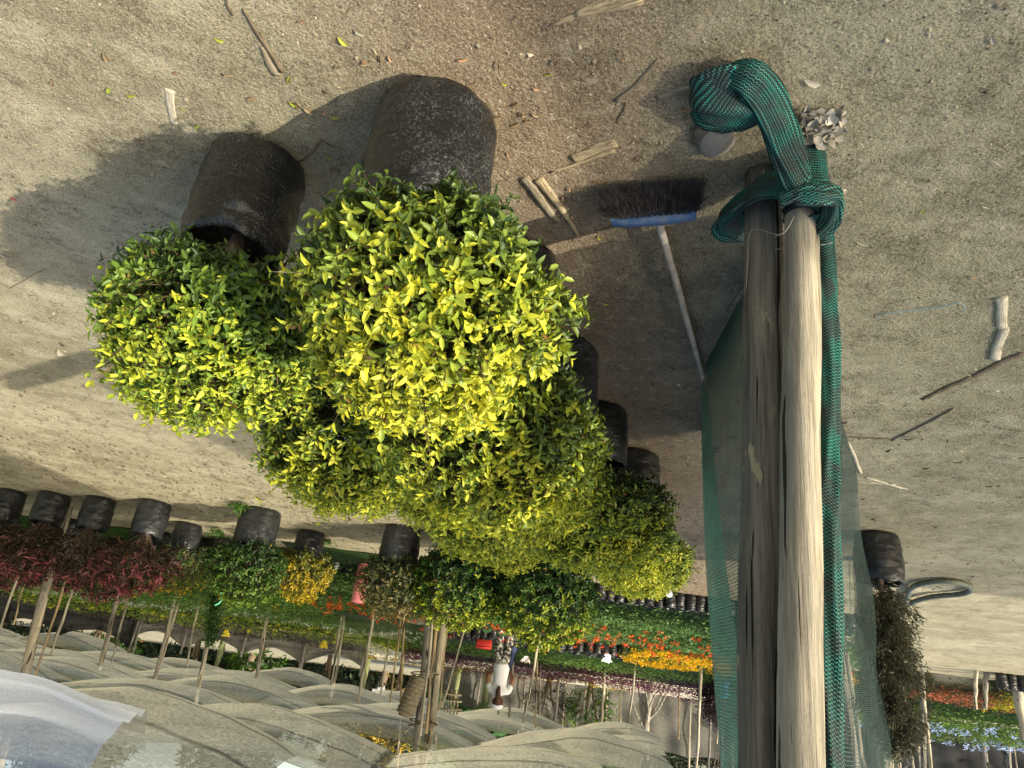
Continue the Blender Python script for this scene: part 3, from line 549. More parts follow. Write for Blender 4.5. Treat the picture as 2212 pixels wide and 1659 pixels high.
S(1335,285,1350,240,.006,.006,.006,'thin bent twig below the frayed grey stick',mat='twig',name='stick',seed=26)
S(640,370,690,320,.006,.008,.006,'forked dry twig between the two near bags',mat='twig',name='stick',seed=27)
S(690,318,735,340,.006,.004,.006,'side arm of the forked twig between the two near bags',mat='twig',name='stick',seed=28)
S(20,625,100,585,.004,.004,.005,'thin root lying in the shade near the picture edge',mat='twig',name='stick',seed=29)
S(1300,508,1395,470,.004,.005,.005,'curved twig behind the blue broom head',mat='twig',name='stick',seed=30)
S(1395,560,1450,535,.004,.004,.005,'thin twig crossed by the broom handle',mat='twig',name='stick',seed=31)
S(1498,690,1518,725,.010,.006,.006,'two-pronged splinter beside the broom handle',mat='plank_grey',name='stick',seed=32)
# stone
def blob(name,c,r,mat,label,cat,seed=0,amp=.12,nu=20,nv=14,group=None):
    nz=snoise(seed,6,1.8); mb=MB()
    def f(u,v):
        a=u*2*math.pi; e=(v-.5)*math.pi; d=np.array([math.cos(a)*math.cos(e),math.sin(a)*math.cos(e),math.sin(e)]); k=1+amp*nz(d); return (tuple(d*k*np.array(r)),)
    grid(mb,f,nu,nv); ob=mb.build(name,mat,loc=(0,0,0)); ob.location=c; return tag(ob,label,cat,group)
g=G(1548,302); blob('stone',(g.x,g.y,.006),(.048,.062,.018),M['stone'],'flat round grey stone beside the net heap','stone',3)
g=G(1528,290); blob('stone',(g.x,g.y,.002),(.040,.05,.012),mat_plain('damp_stone',(.10,.085,.065),.8,.2,20,.003),'darker stone half under the flat round one','stone',4)
# crumpled pale paper at the post foot
g=G(1768,272); rs=np.random.RandomState(44); n=70; a=rs.uniform(0,6.28,n); r_=.075*np.sqrt(rs.rand(n)); mb=MB()
leaves(mb,np.stack([r_*np.cos(a),r_*np.sin(a)*.9,.006+.03*(1-r_/.075)*rs.rand(n)],1),np.stack([rs.normal(0,1,n),rs.normal(0,1,n),rs.uniform(-.1,.6,n)],1),np.stack([rs.normal(0,.5,n),rs.normal(0,.5,n),np.ones(n)],1),rs.uniform(.02,.05,n),rs.uniform(.02,.04,n),np.array([[.50,.45,.35]])*rs.uniform(.35,1.25,(n,1)),rs.uniform(-.5,.6,n)[:,None],rs.uniform(-.3,.4,n)[:,None])
ob=mb.build('crumpled_paper',M['col'],smooth=False); ob.location=(g.x,g.y,0); tag(ob,'crumpled dirty white paper at the foot of the pale post','paper')
# blue string
mb=MB(); tube(mb,smoothpath([G(1898,690,.006),G(1905,678,.006),G(1960,672,.008),G(2020,665,.006),G(2065,655,.008),G(2082,660,.006),G(2080,675,.006)],5),.0017,6,C=(.18,.30,.36)); tag(mb.build('blue_string',M['col']),'pale blue plastic string lying in a loop on bare dirt','string')
mb=MB(); tube(mb,smoothpath([G(1480,665,.006),G(1490,640,.006),G(1550,618,.006),G(1640,612,.006)],5),.0016,5,C=(.25,.2,.15)); tag(mb.build('thin_wire',M['col']),'thin brown wire crossing under the broom handle to the net','wire')
# hose
mb=MB(); pts=smoothpath([G(1958,1302,.03),G(1972,1268,.03),G(2030,1255,.03),G(2085,1262,.03),G(2096,1275,.03),G(2070,1284,.03),G(2010,1290,.03),G(1965,1304,.03),G(1930,1325,.03),G(1900,1340,.03)],7)
tube(mb,pts,.026,10); tag(mb.build('hose',mat_plain('hose_rubber',(.10,.11,.08),.6,.3,9,0)),'thick grey green hose lying in a loop beyond the potted cypress','hose')
# fallen leaves
fl=[(482,98,1,.03),(620,190,1,.03),(748,110,1,.035),(760,75,0,.035),(415,286,1,.028),(268,210,1,.035),(234,193,1,.03),(385,240,1,.02),(235,138,2,.035),(115,190,2,.035),(640,240,1,.03),(710,262,1,.03),(675,255,2,.035),(650,245,2,.03),(530,228,2,.04),(476,168,2,.03),(1120,230,2,.03),(1085,262,2,.035),(1100,280,2,.03),(1130,268,2,.03),(1290,515,1,.03),(1300,655,1,.03),(1270,665,2,.03),(1095,195,1,.02),(930,8,2,.04),(1053,6,1,.03),(700,345,1,.025),(718,380,2,.04),(1172,172,1,.025),(1166,260,2,.03),(20,425,3,.03),(138,766,0,.09),(1990,465,1,.02),(1880,250,0,.02),(2010,65,0,.015),(2012,72,0,.02),(1775,190,0,.05),(2150,98,0,.03),(1485,255,2,.03),(1115,540,2,.03),(690,480,2,.03),(740,470,2,.03)]
pal={0:(.5,.45,.34),1:(.42,.48,.06),2:(.30,.22,.12),3:(.6,.08,.06)}
lab={0:('pale bleached dry leaf lying on the dirt','bleached leaves on the dirt'),1:('small yellow green fallen leaf on the dirt','yellow green fallen leaves'),2:('curled brown dead leaf on the dirt','brown dead leaves'),3:('single red petal on the shaded dirt near the picture edge',None)}
rs=np.random.RandomState(4)
for x,y,k,s in fl:
    g=G(x,y); mb=MB(); a=rs.uniform(0,6.28); nn=np.array([[rs.normal(0,.3),rs.normal(0,.3),1]]); h=gz(g.x,g.y)+.004
    leaves(mb,np.array([[0,0,0.]]),np.array([[math.cos(a),math.sin(a),.12]]),nn,s,s*.42,np.array([pal[k]])*rs.uniform(.8,1.2),.5 if k==2 else .3,.12)
    ob=mb.build({0:'dry_leaf',1:'fallen_leaf',2:'dead_leaf',3:'petal'}[k],M['leaf'],smooth=False); ob.location=(g.x,g.y,h); tag(ob,lab[k][0],'leaf' if k<3 else 'petal',lab[k][1])
# ================= POTTED CYPRESS
g=G(1915,1148); root=empty('potted_cypress',(g.x,g.y+.15,0),0,'potted brownish green cypress in a black bag standing by the net post','potted tree')
bag_mb(.165,.36,71).build('bag',M['bag'],root); soil_mb(.165,.30,71).build('soil',M['soil'],root)
mb=MB(); tube(mb,smoothpath([(0,0,.25),(-.01,.01,.7),(-.03,.03,1.15),(-.06,.03,1.45)],4),[.022-.0014*i for i in range(13)],8)
rs=np.random.RandomState(7); br=[]
for k in range(150):
    z=.36+1.12*rs.power(.9); a=rs.uniform(0,6.28); L=(.17 if z<1.05 else .17*(1.5-z)/.45)*rs.uniform(.6,1.15)+.03; b0=np.array([-.03*z,.02*z,z]); e_=b0+np.array([math.cos(a)*L,math.sin(a)*L,L*.9]); br.append((b0,e_)); tube(mb,[b0,(b0+e_)/2+[0,0,-.015],e_],[.005,.003,.0015],4)
br.append((np.array([-.05,.02,.75]),np.array([-.27,.05,1.02]))); br.append((np.array([-.05,.02,.8]),np.array([-.24,.0,1.08])))
mb.build('trunk',M['bark'],root); mb=MB()
for b0,e_ in br:
    n=85; t=rs.uniform(.1,1.12,n)[:,None]; P=b0*(1-t)+e_*t+rs.normal(0,.028,(n,3)); dd=unit((e_-b0)[None]+rs.normal(0,.13,(n,3)))
    leaves(mb,P,dd,rs.normal(0,1,(n,3)),rs.uniform(.03,.06,n),rs.uniform(.006,.011,n),np.array([[.10,.10,.055]])*rs.uniform(.45,1.7,(n,1)),.3,.1)
mb.build('foliage',M['leaf'],root)
#BACKGROUND
# ================= FLOWER BEDS (uncountable planting: stuff)
def bed(name,x0,x1,y0,y1,h,dens,pal,label,cat,ll=.06,lw=.35,flowers=None,seed=0,slant=0.,lump=3.):
    rs=np.random.RandomState(seed); n=int(abs(x1-x0)*(y1-y0)*dens); nz=snoise(seed+1,8,lump); mb=MB()
    X=rs.uniform(x0,x1,n); Y=rs.uniform(y0,y1,n); q=np.stack([X,Y,0*X],1); top=h*(1+.35*nz(q)); X2=X; Y2=Y+slant*(X-x0)
    g=np.where(Y2>24,.63,np.maximum(0,.07*(Y2-15))); zf=rs.power(2.2,n)
    P=np.stack([X2,Y2,g+top*zf],1); a=rs.uniform(0,6.28,n); dr=np.stack([np.cos(a),np.sin(a),rs.uniform(-.2,.9,n)],1)
    pal=np.array(pal,float); t=np.clip(zf*.9-.2+rs.normal(0,.22,n)+.25*nz(q*2),0,1)[:,None]; C=(pal[0]*(1-t)+pal[1]*t)*rs.uniform(.65,1.35,(n,1))
    leaves(mb,P,dr,np.stack([rs.normal(0,.4,n),rs.normal(0,.4,n),np.ones(n)],1),rs.uniform(.7,1.3,n)*ll,ll*lw,C,.3,.15)
    # darker hump inside the bed, closes the gaps below the leaves
    def f(u,v):
        x=x0+(x1-x0)*u; y=y0+(y1-y0)*v; yy=y+slant*(x-x0); e=min(1,8*min(u,1-u)+.0,8*min(v,1-v)); return ((x,yy,gh(x,yy)+.45*h*e*(1+.3*float(nz(np.array([x,y,0]))))),)
    grid(mb,f,40,14,C=pal[0]*.6)
    if flowers:
        fc,fd,fs,ylo,yhi,zo=flowers; m=int(abs(x1-x0)*(yhi-ylo)*fd); X=rs.uniform(x0,x1,m); Y=rs.uniform(ylo,yhi,m); q=np.stack([X,Y,0*X],1)
        k=nz(q*1.5+3)>-.25; X=X[k];Y=Y[k];q=q[k];m=len(X); Y2=Y+slant*(X-x0); g=np.where(Y2>24,.63,np.maximum(0,.07*(Y2-15))); Z=g+h*(1+.35*nz(q))+rs.uniform(-.02,zo,m)
        for j in range(6):
            a=rs.uniform(0,6.28,m); leaves(mb,np.stack([X,Y2,Z],1)+rs.normal(0,fs*.3,(m,3)),np.stack([np.cos(a),np.sin(a),rs.uniform(-.6,.9,m)],1),np.stack([0*X,0*X,1+0*X],1)+rs.normal(0,.4,(m,3)),fs*rs.uniform(.6,1.2,m),fs*.5,np.tile(fc,(m,1))*rs.uniform(.75,1.2,(m,1)),.3,.2)
    return tag(mb.build(name,M['leaf'],smooth=False),label,cat,kind='stuff')
OR=(.80,.13,.02)
bed('orange_flower_bed',-5.4,2.6,9.25,12.3,.42,1500,((.035,.08,.022),(.16,.29,.07)),'deep green bed dotted with orange flowers behind the row of small black bags','flower bed',.065,.38,(OR,22,.045,10.0,12.2,.18),101,slant=-.02)
bed('seedling_bed',2.6,14,9.6,14.6,.55,900,((.05,.11,.022),(.20,.36,.06)),'low green bed behind the red-leaved plants','flower bed',.07,.25,((.75,.45,.03),2,.05,9.8,13,.06),102)
bed('seedling_bed',-2.5,9,12.3,14.4,.24,900,((.06,.12,.03),(.27,.38,.09)),'pale olive green bed of young plants beyond the orange flowers','flower bed',.06,.22,None,103)
bed('yellow_flower_bed',-6.6,-2.7,12.5,14.6,.42,900,((.03,.08,.01),(.14,.25,.03)),'bed of bright yellow daisy-like flowers near the green net sheet','flower bed',.06,.25,((.85,.50,.01),190,.042,12.5,14.6,.08),104,slant=.05)
bed('white_flower_bed',1.0,9,15.0,15.7,.48,700,((.04,.09,.02),(.22,.32,.12)),'narrow band of tiny white flowers at the left of the field','flower bed',.05,.25,((.75,.8,.66),70,.035,15.0,15.7,.05),105)
bed('lime_bed',1.6,10.5,15.9,18.0,.50,800,((.08,.17,.015),(.38,.50,.05)),'lime green bed under the pole rows','flower bed',.06,.25,((.7,.65,.05),12,.05,16,17.5,.03),106)
bed('seedling_bed',-6.9,1.6,16.9,18.4,.34,900,((.05,.12,.025),(.22,.38,.08)),'fresh green bed in front of the maroon leaves','flower bed',.06,.25,None,107)
bed('grass_bed',-6.6,-3.6,14.7,16.4,.30,800,((.05,.11,.025),(.24,.36,.10)),'light grassy green band beyond the yellow flowers','flower bed',.07,.15,None,108)
bed('maroon_bed',-7.4,1.8,18.3,19.8,.50,1000,((.05,.016,.028),(.22,.05,.10)),'long band of maroon purple leaves across the back of the field','flower bed',.06,.4,None,109)
bed('maroon_bed',3.0,9.5,18.2,19.0,.48,700,((.012,.010,.018),(.07,.025,.045)),'broken dark purple band behind the lime green plants','flower bed',.06,.4,None,110)
bed('lime_bed',-4.0,3.0,19.8,20.4,.46,800,((.06,.12,.01),(.42,.42,.03)),'thin yellow green strip behind the maroon leaves','flower bed',.06,.3,((.75,.5,.03),20,.05,19.6,20.2,.05),111)
bed('red_leaf_bed',-10.9,-8.6,14.6,15.6,.42,1000,((.06,.06,.02),(.55,.16,.08)),'patch of red and orange leaves in the far bed by the picture edge','flower bed',.07,.35,None,112)
bed('yellow_leaf_bed',-12.6,-9.9,13.6,14.9,.50,1000,((.10,.13,.015),(.80,.68,.03)),'bright yellow leaves over black bags by the picture edge','flower bed',.07,.3,None,113)
bed('blue_flower_bed',-14,-7.6,15.6,18.2,.80,1000,((.04,.09,.02),(.20,.33,.06)),'tall green bed with pale blue flowers in the far corner','flower bed',.08,.3,((.48,.60,.85),14,.07,15.6,18,.10),114)
# sandy path behind the beds
mb=MB(); grid(mb,lambda u,v:((-16+32*u,20.4+5*v,gh(0,20.4+5*v)+.03),),30,6); tag(mb.build('path',mat_plain('sand',(.55,.49,.36),.95,.15,3,.01)),kind='structure')
# small bags in rows
def small_bag(r,h,seed):
    mb=bag_mb(r,h,seed,.02,20); mb.add([(0,0,h-.03)],None); 
    o=soil_mb(r,h-.03,seed); mb.F4+= [f+mb.n for f in o.F4]; mb.V+=o.V; mb.C+=o.C; mb.n+=o.n; return mb
sb=small_bag(.068,.19,5).build('small_bag',M['bag']); a_,b_=G(1300,1262),G(1862,1330); n=27
for k in range(n):
    o=sb if k==0 else sb.copy(); 
    if k: col.objects.link(o)
    p=a_.lerp(b_,k/(n-1)); o.location=(p.x,p.y+.05+rr.uniform(-.03,.03),0); o.rotation_euler=(rr.uniform(-.05,.05),rr.uniform(-.05,.05),rr.uniform(0,6)); tag(o,'small black bag in the long front row of the orange flower bed','nursery bag','small black bags edging the orange flowers')
for k in range(7):
    o=sb.copy(); col.objects.link(o); p=G(700+k*20,1198+k*1.5); o.location=(p.x,p.y+.05,0); o.rotation_euler=(0,0,k); tag(o,'small black bag between the golden shrub and the pink roll','nursery bag','small bags beside the pink roll')
del o
rs_=random.Random(9)
for (x0,x1,y0,nx_,ny_,lb,gp) in ((-1.25,.75,15.7,13,4,'empty black pot in the block round the red crate','pots round the red crate'),(-3.4,-1.75,16.0,10,3,'empty black pot in the block beside the walking person','pots beside the person'),(-12.6,-9.2,13.2,20,1,'black bag at the foot of the far yellow and red leaves','bags of the far bed')):
    for i in range(nx_):
        for j in range(ny_):
            if rs_.random()<.12: continue
            o=sb.copy(); col.objects.link(o); x=x0+(x1-x0)*i/(nx_-1)+rs_.uniform(-.03,.03); y=y0+j*.24; o.location=(x,y+rs_.uniform(-.04,.04),gh(x,y)+.0); o.scale=(1.35,)*3; o.rotation_euler=(0,0,i); tag(o,lb,'pot',gp)
def pxz(x,y,Y): return D(x,y,Y)
# red crate, pink roll, bottle, cup, small bits
def crate(loc,s,mat,label,rz=0,name='crate'):
    r_=empty(name,loc,rz,label,'crate'); w,d,h=s
    for nm,c,sz in (('side_panel',(0,-d/2,h/2),(w,.012,h)),('side_panel',(0,d/2,h/2),(w,.012,h)),('end_panel',(-w/2,0,h/2),(.012,d-.02,h*.98)),('end_panel',(w/2,0,h/2),(.012,d-.02,h*.98)),('rim',(0,-d/2-.01,h-.02),(w+.03,.02,.03)),('base',(0,0,.012),(w-.02,d-.02,.02))):
        mb=MB(); box(mb,c,sz)
        if nm=='side_panel':
            for k in range(7): box(mb,(-w/2+w*(k+.5)/7,c[1]-.008,h*.45),(.012,.008,h*.8))
        mb.build(nm,mat,r_,smooth=False)
p=D(1046,1392,15.2); crate((p.x,15.2,p.z-.08),(.28,.2,.16),mat_plain('red_plastic',(.72,.06,.05),.45,.15,9),'bright red plastic crate standing among empty black pots',0.1)
mb=MB(); p=G(790,1200); pts=[(0,0,0),(0,0,.2),(0.005,0,.38),(.0,0,.55),(.0,0,.57)]; tube(mb,pts,[.082,.084,.083,.082,.08],28); tube(mb,[(0,0,.571),(0,0,.574)],[.05,.05],20)
ob=mb.build('pink_roll',mat_plain('pink_paper',(.72,.22,.22),.7,.12,6)); ob.location=(p.x,p.y+.08,0); tag(ob,'upright faded pink roll standing at the edge of the orange flower bed','roll')
p=G(733,1198); root=empty('bottle',(p.x,p.y-.02,.06),0,'small white bottle with a yellow cap on the small black bags','bottle'); mb=MB(); tube(mb,[(0,0,0),(0,0,.1),(0,0,.12),(0,0,.135)],[.035,.036,.03,.014],16); mb.build('body',mat_plain('white_plastic',(.75,.77,.76),.4,.05,5),root); mb=MB(); tube(mb,[(0,0,.136),(0,0,.16)],.018,12); mb.build('cap',mat_plain('yellow_plastic',(.8,.6,.05),.4,.05,5),root)
p=G(1441,1272); mb=MB(); tube(mb,[(0,0,0),(0,0,.1),(0,0,.105),(0,0,.1),(0,0,.02)],[.028,.042,.044,.038,.026],18,caps=False); ob=mb.build('plastic_cup',mat_plain('clear_cup',(.62,.64,.62),.3,.1,5)); ob.location=(p.x,p.y-.09,.03); ob.rotation_euler=(.9,.3,0); tag(ob,'translucent plastic cup tipped over in front of the small black bags','cup')
def rag(x,y,Y,s,c,label,name='plastic_scrap',cat='scrap'):
    p=D(x,y,Y); nz=snoise(int(x),6,9); mb=MB(); grid(mb,lambda u,v:(((u-.5)*s*1.5*(.35+.65*v+.35*nz(np.array([1,v*6,0.])))+.25*s*nz(np.array([3.,v*4,1])),(v-.5)*s*.6+.03*nz(np.array([u*4,v*3,1])),(v-.5)*s+.25*s*nz(np.array([u*3,v*5,2]))),),12,8)
    ob=mb.build(name,mat_plain(name+str(int(x)),c,.6,.1,8)); ob.location=p; tag(ob,label,cat)
rag(1312,1421,15.3,.14,(.75,.78,.8),'white plastic scrap on the grassy green band')
rag(1368,1250,8.6,.0001+.09,(.72,.75,.78),'torn white plastic label hanging in the golden bush') if False else None
rag(1137,1424,15.6,.12,(.8,.7,.68),'pale pink scrap beside the walking person')
c=D(1000,1484,20.8); blob('sack',(c.x,c.y,gh(0,20.8)+.12),(.26,.16,.14),mat_plain('sackcloth',(.62,.58,.5),.9,.15,14,.004),'pale crumpled sack on the sandy path behind the poles','sack',31,.3)
rag(820,1500,22,.4,(.85,.86,.86),'white plastic sheet hung behind the poles beside the rolled mat','white_sheet','sheet')
rag(700,1392,15.6,.13,(.75,.62,.05),'yellow cloth tied to a pole by the sandy path','yellow_cloth','cloth')
rag(489,1368,16.5,.13,(.75,.62,.05),'yellow cloth caught on the black plastic fence','yellow_cloth','cloth')
# trowel-like garden leaves: strip of green tie on bushes
mb=MB(); tube(mb,smoothpath([D(466,1250,8.1),D(472,1270,8.0),D(480,1290,8.0),D(474,1302,8.0),D(464,1307,8.0)],5),.008,5,C=(.12,.5,.30)); tag(mb.build('green_tie',M['col']),'thin mint green tie hanging at the vine-covered pole','tie')
# ================= CANOPY POLES
GP='slender poles holding up the shade cloth'
def pole(x0,y0,x1,y1,Y,r,mat,label,Y1=None,ext=1.0,seg=10,name='canopy_pole',group=GP):
    A_=D(x0,y0,Y); B_=D(x1,y1,Y if Y1 is None else Y1); d=(B_-A_); z0=gh(A_.x,Y)-.05
    if A_.z>z0: A_=A_-d*((A_.z-z0)/d.z)
    if y1>1630: B_=B_+d*ext
    return post(name,A_,B_,r,M[mat],label,group,seg,7,.05,.85,.012)
pole(103,1259,4,1640,8.6,.052,'pole_pale','thickest pale pole by the picture edge, rising out of the red leaves',ext=.3)
pole(130,1293,76,1457,9.5,.014,'bamboo','thin cane just beside the thickest pale pole')
pole(15,1312,-2,1362,10,.016,'pole_pale','thin pole cut by the picture edge')
pole(38,1316,30,1350,12,.014,'bamboo','short thin cane next to the picture edge')
pole(143,1316,111,1415,12,.018,'pole_pale','second thin pole beyond the thickest one')
pole(246,1318,216,1448,13,.042,'pole_tan','medium pole alone behind the brightest red plant')
pole(263,1346,238,1442,15,.022,'pole_pale','thin pole a step behind the medium lone pole')
pole(297,1373,286,1417,19,.024,'pole_grey','short post at the end of the black plastic fence')
pole(366,1343,331,1474,14,.032,'pole_tan','darker pole of the touching pair')
pole(373,1345,336,1470,14.2,.026,'pole_pale','paler pole of the touching pair')
pole(416,1369,396,1476,15.5,.022,'pole_pale','thin pole between the touching pair and the vine-covered pole')
p8=pole(466,1290,420,1527,11.5,.036,'pole_pale','pale pole with a green vine climbing its foot')
pole(568,1387,551,1482,16,.04,'pole_pale','short pale pole in front of the black and grey fence')
pole(648,1427,642,1472,22,.035,'pole_grey','stubby post in the grey fence cloth')
pole(726,1402,713,1506,15.5,.03,'pole_tan','nearer pole of the pair with the yellow cloth')
pole(733,1404,718,1505,15.8,.028,'pole_pale','farther pole of the pair with the yellow cloth')
pole(793,1404,768,1551,13,.028,'pole_pale','straight pale pole between the yellow cloth and the rolled mat')
pole(833,1430,819,1516,18,.025,'pole_pale','thin pole near the hanging white sheet')
pole(860,1388,838,1555,13.5,.018,'bamboo','yellow bamboo cane nearest the rolled mat')
pole(872,1343,859,1652,10.5,.018,'bamboo','long bamboo cane passing in front of the rolled mat')
pole(929,1327,892,1662,9.5,.05,'pole_grey','thick grey post of the bound pair in the middle',ext=.3,seg=14)
pole(963,1331,914,1662,9.7,.056,'pole_tan','thick brown post of the bound pair in the middle',ext=.3,seg=14)
pole(944,1329,920,1585,9.45,.022,'bamboo','bamboo cane bound between the two thick middle posts')
pole(936,1330,908,1590,9.4,.017,'pole_pale','thin pale cane bound against the thick grey middle post')
pole(961,1407,940,1600,13,.018,'bamboo','orange bamboo cane just beyond the bound posts')
pole(991,1400,945,1562,14.5,.018,'pole_pale','thin whitish cane leaning toward the bound posts')
pole(1080,1490,1076,1574,17,.02,'bamboo','thin cane right behind the head of the person')
pole(1104,1490,1099,1567,17.5,.032,'pole_grey','grey pole just beyond the white cap')
pole(1152,1450,1127,1579,15.5,.026,'pole_pale','leaning pale pole next to the person')
pole(1159,1455,1157,1583,16,.018,'bamboo','orange bamboo cane crossing the leaning pale pole')
pole(1167,1470,1167,1545,19,.022,'pole_pale','thin pale stake right of the orange cane, not reaching the cloth')
pole(1204,1495,1200,1558,22,.045,'pole_grey','fence post by the tipped dark fence cloth')
pole(1263,1506,1257,1560,22,.035,'pole_grey','fence post beside the leafy tuft at the grey fence')
pole(1303,1503,1297,1593,19,.04,'pole_pale','bright post in the middle of the grey fence')
pole(1366,1495,1355,1597,18,.026,'pole_tan','slim tan pole next to the bare forked tree')
pole(1341,1513,1338,1578,22,.03,'pole_pale','pale fence post between the bright post and the slim tan pole')
pole(1467,1516,1465,1597,20,.022,'bamboo','thin yellow cane in front of the grey fence beyond the tree')
pole(1511,1520,1504,1662,17,.036,'pole_pale','tall pale pole between the grey fence and the blue-wrapped pole',ext=.6)
pole(1551,1534,1549,1607,20,.022,'pole_pale','short pale stake behind the blue-wrapped pole')
bp_=pole(1566,1484,1557,1662,14.5,.036,'pole_grey','pole with a blue plastic wrapping near its foot, by the green net',ext=.6)
pole(1535,1545,1531,1662,19,.032,'pole_grey','grey pole just before the blue-wrapped pole',ext=.6)
mb=MB(); a0,b0=D(1566,1470,14.45),D(1564,1508,14.45)
tube(mb,[a0.lerp(b0,t) for t in(0,.2,.4,.5,.6,.8,1)],[.075,.085,.06,.04,.07,.10,.05],12,wob=.12,rs=rr); o=mb.build('blue_wrapping',mat_plain('blue_plastic',(.05,.38,.62),.4,.35,20)); tag(o,'bright blue plastic wrapped round a pole at the end of the field','wrapping')
# far right poles
pole(1931,1549,1940,1662,8,.036,'pole_pale','sunlit pale pole beside the netted post',ext=.6)
pole(1962,1590,1973,1662,10,.026,'pole_tan','thin tan pole beyond the cypress top',ext=.6)
pole(1994,1583,1996,1662,15,.06,'pole_grey','thick grey pole behind the pale blue flowers',ext=.6)
pole(2004,1585,2012,1662,14.5,.035,'pole_pale','slim pale pole touching the thick grey one',ext=.6)
pole(2198,1488,2216,1600,13.4,.085,'pole_pale','thick pale post at the picture edge beside the yellow leaves',ext=1.2)
pole(2108,1497,2107,1532,13.3,.035,'pole_pale','short pale stake in front of the yellow leaves, the slimmer one',group='stakes by the yellow leaves')
pole(2129,1490,2128,1531,13.3,.045,'pole_grey','short whitish stake in front of the yellow leaves, the thicker one',group='stakes by the yellow leaves')
pole(1914,1505,1915,1530,14.5,.03,'pole_pale','short stake beside the cypress, at the end of the red leaves',group='stakes by the yellow leaves')
pole(2178,1610,2180,1662,18,.06,'pole_grey','dark grey pole behind the green corner bed',ext=.6)
pole(1812,1400,1850,1662,8.5,.05,'pole_grey','leaning pole seen through the dark net, the nearer one',ext=.4)
pole(1828,1425,1868,1662,9.5,.04,'pole_grey','leaning pole seen through the dark net, the farther one',ext=.4)
# vine on its pole
mb=MB(); rs=np.random.RandomState(12); n=1500; A_,B_=D(466,1285,11.4),D(455,1390,11.4); t=rs.uniform(-.1,1,n)[:,None]; P=np.array(A_)*(1-t)+np.array(B_)*t+rs.normal(0,.055,(n,3)); leaves(mb,P,rs.normal(0,1,(n,3)),rs.normal(0,1,(n,3)),rs.uniform(.03,.06,n),.02,np.array([[.05,.12,.025]])*rs.uniform(.5,1.7,(n,1)))
tag(mb.build('vine',M['leaf']),'green vine climbing the pale pole behind the round green shrub','vine')
# rolled mat hanging on the bound posts
A_,B_=D(905,1462,9.2),D(872,1548,9.2); mb=MB(); k=40; tube(mb,[A_.lerp(B_,i/k) for i in range(k+1)],[.10*(.55+.45*math.sin(min(1,i/k*3+.25)*1.57))*(1+(.09 if i%4<2 else 0)) if i<k-2 else .07 for i in range(k+1)],22,wob=.03,rs=rr)
M['mat']=mat_plain('rolled_mat_fibre',(.20,.175,.12),.9,.35,30,.01); tag(mb.build('rolled_mat',M['mat']),'ribbed brown rolled mat tied upright against the bound middle posts','mat')
mb=MB(); 
for (x,y) in((915,1560),(912,1567),(918,1455)):
    c=D(x,y,9.55); tube(mb,[c+Vector((.17*math.cos(t/3.),.11*math.sin(t/3.),.02*math.sin(t/3.+x))) for t in range(20)],.008,5,C=(.2,.16,.1))
tag(mb.build('tie_rope',M['col']),'brown rope turns binding the thick middle posts together','rope')
# wooden rack behind bound posts
mb=MB(); 
for k in range(6): a=D(955+k*7,1490,17); b=D(952+k*7,1548,17); tube(mb,[a,b],.018,6)
for y in(1498,1512,1530,1545): tube(mb,[D(948,y,16.95),D(998,y+4,16.95)],.02,6)
tag(mb.build('cane_rack',M['pole_pale']),'lattice rack of canes standing behind the bound posts','rack')
# ================= SHADE CLOTH
def zc(X,Y): 
    e=np.clip((X+4)/16,0,1); return 2.25-(np.clip(Y-7,0,15)/15)*(.15+.62*e)
strips=[(4.3,7.4,1.2,15,0),(6.9,9.9,-1.4,15,1),(9.4,12.2,-2.6,16,0),(11.8,14.6,-2.6,17,0),(14.2,17.0,-3.6,18,0),(16.6,19.4,-4.2,19,0),(19.0,21.8,-4.6,20,0)]
lbs=['nearest strip of shade cloth, low over the picture edge, thin and whitish','second strip of shade cloth from the camera, with a pale thin part','third strip of sagging khaki shade cloth from the camera','fourth strip of sagging khaki shade cloth, behind the bound posts','fifth strip of sagging khaki shade cloth, over the yellow cloth poles','sixth strip of khaki shade cloth, over the person','farthest strip of khaki shade cloth, edge of the roof over the far beds']
for k,(ya,yb,xa,xb,wh) in enumerate(strips):
    nz=snoise(200+k,7,.9); nw=snoise(300+k,8,3.2); rs=np.random.RandomState(400+k); ncell=int((xb-xa)/2.7); ph=rs.uniform(0,1); mb=MB(); U=max(60,ncell*16); amp=rs.uniform(.7,1.35,60)
    def f(u,v):
        X=xa+(xb-xa)*u; cpos=(X/2.9+ph); ci=int(math.floor(cpos)); cu=2*(cpos-ci)-1; cv=2*v-1
        q=np.array([X,v*3,k]); s=amp[ci%60]*(.27*(1-abs(cv)**1.8)*(.35+.65*(1-abs(cu)**1.7))+.14*(1-abs(cu)**1.6))
        edge=.10*float(nz(q)); y=ya+(yb-ya)*v+.16*float(nz(q*1.3+4))*(abs(cv)**2)
        sm=1. if (abs(cu)>.96 or abs(v-.5)>.488 or abs(v-.5)<.01 or abs(abs(v-.5)-.25)<.006) else 0.
        return ((X,y,float(zc(X,y))-s+edge*.6+.028*float(nw(np.array([X,y,0])))+.012*float(nw(np.array([X*2.7,y*2.2,3])))),(sm,0,0))
    grid(mb,f,ncell*60,60); o=mb.build('shade_cloth',M['canopy']); tag(o,lbs[k],'shade cloth','strips of sagging shade cloth on poles')
mb=MB(); 
def f(u,v): X=1.5+3.3*u; y=3.3+1.9*v; return ((X+.5*v,y,2.02+.10*math.sin(u*3)-.26*(1-(2*v-1)**2)-.18*(1-(2*u-1)**2)+.035*math.sin(u*17+v*6+2*math.sin(v*9))+.02*math.sin(v*31+u*5)),)
grid(mb,f,40,20); tag(mb.build('shade_cloth',M['canopy_white']),'bright white piece of thin shade cloth with the sun coming through','shade cloth','strips of sagging shade cloth on poles')
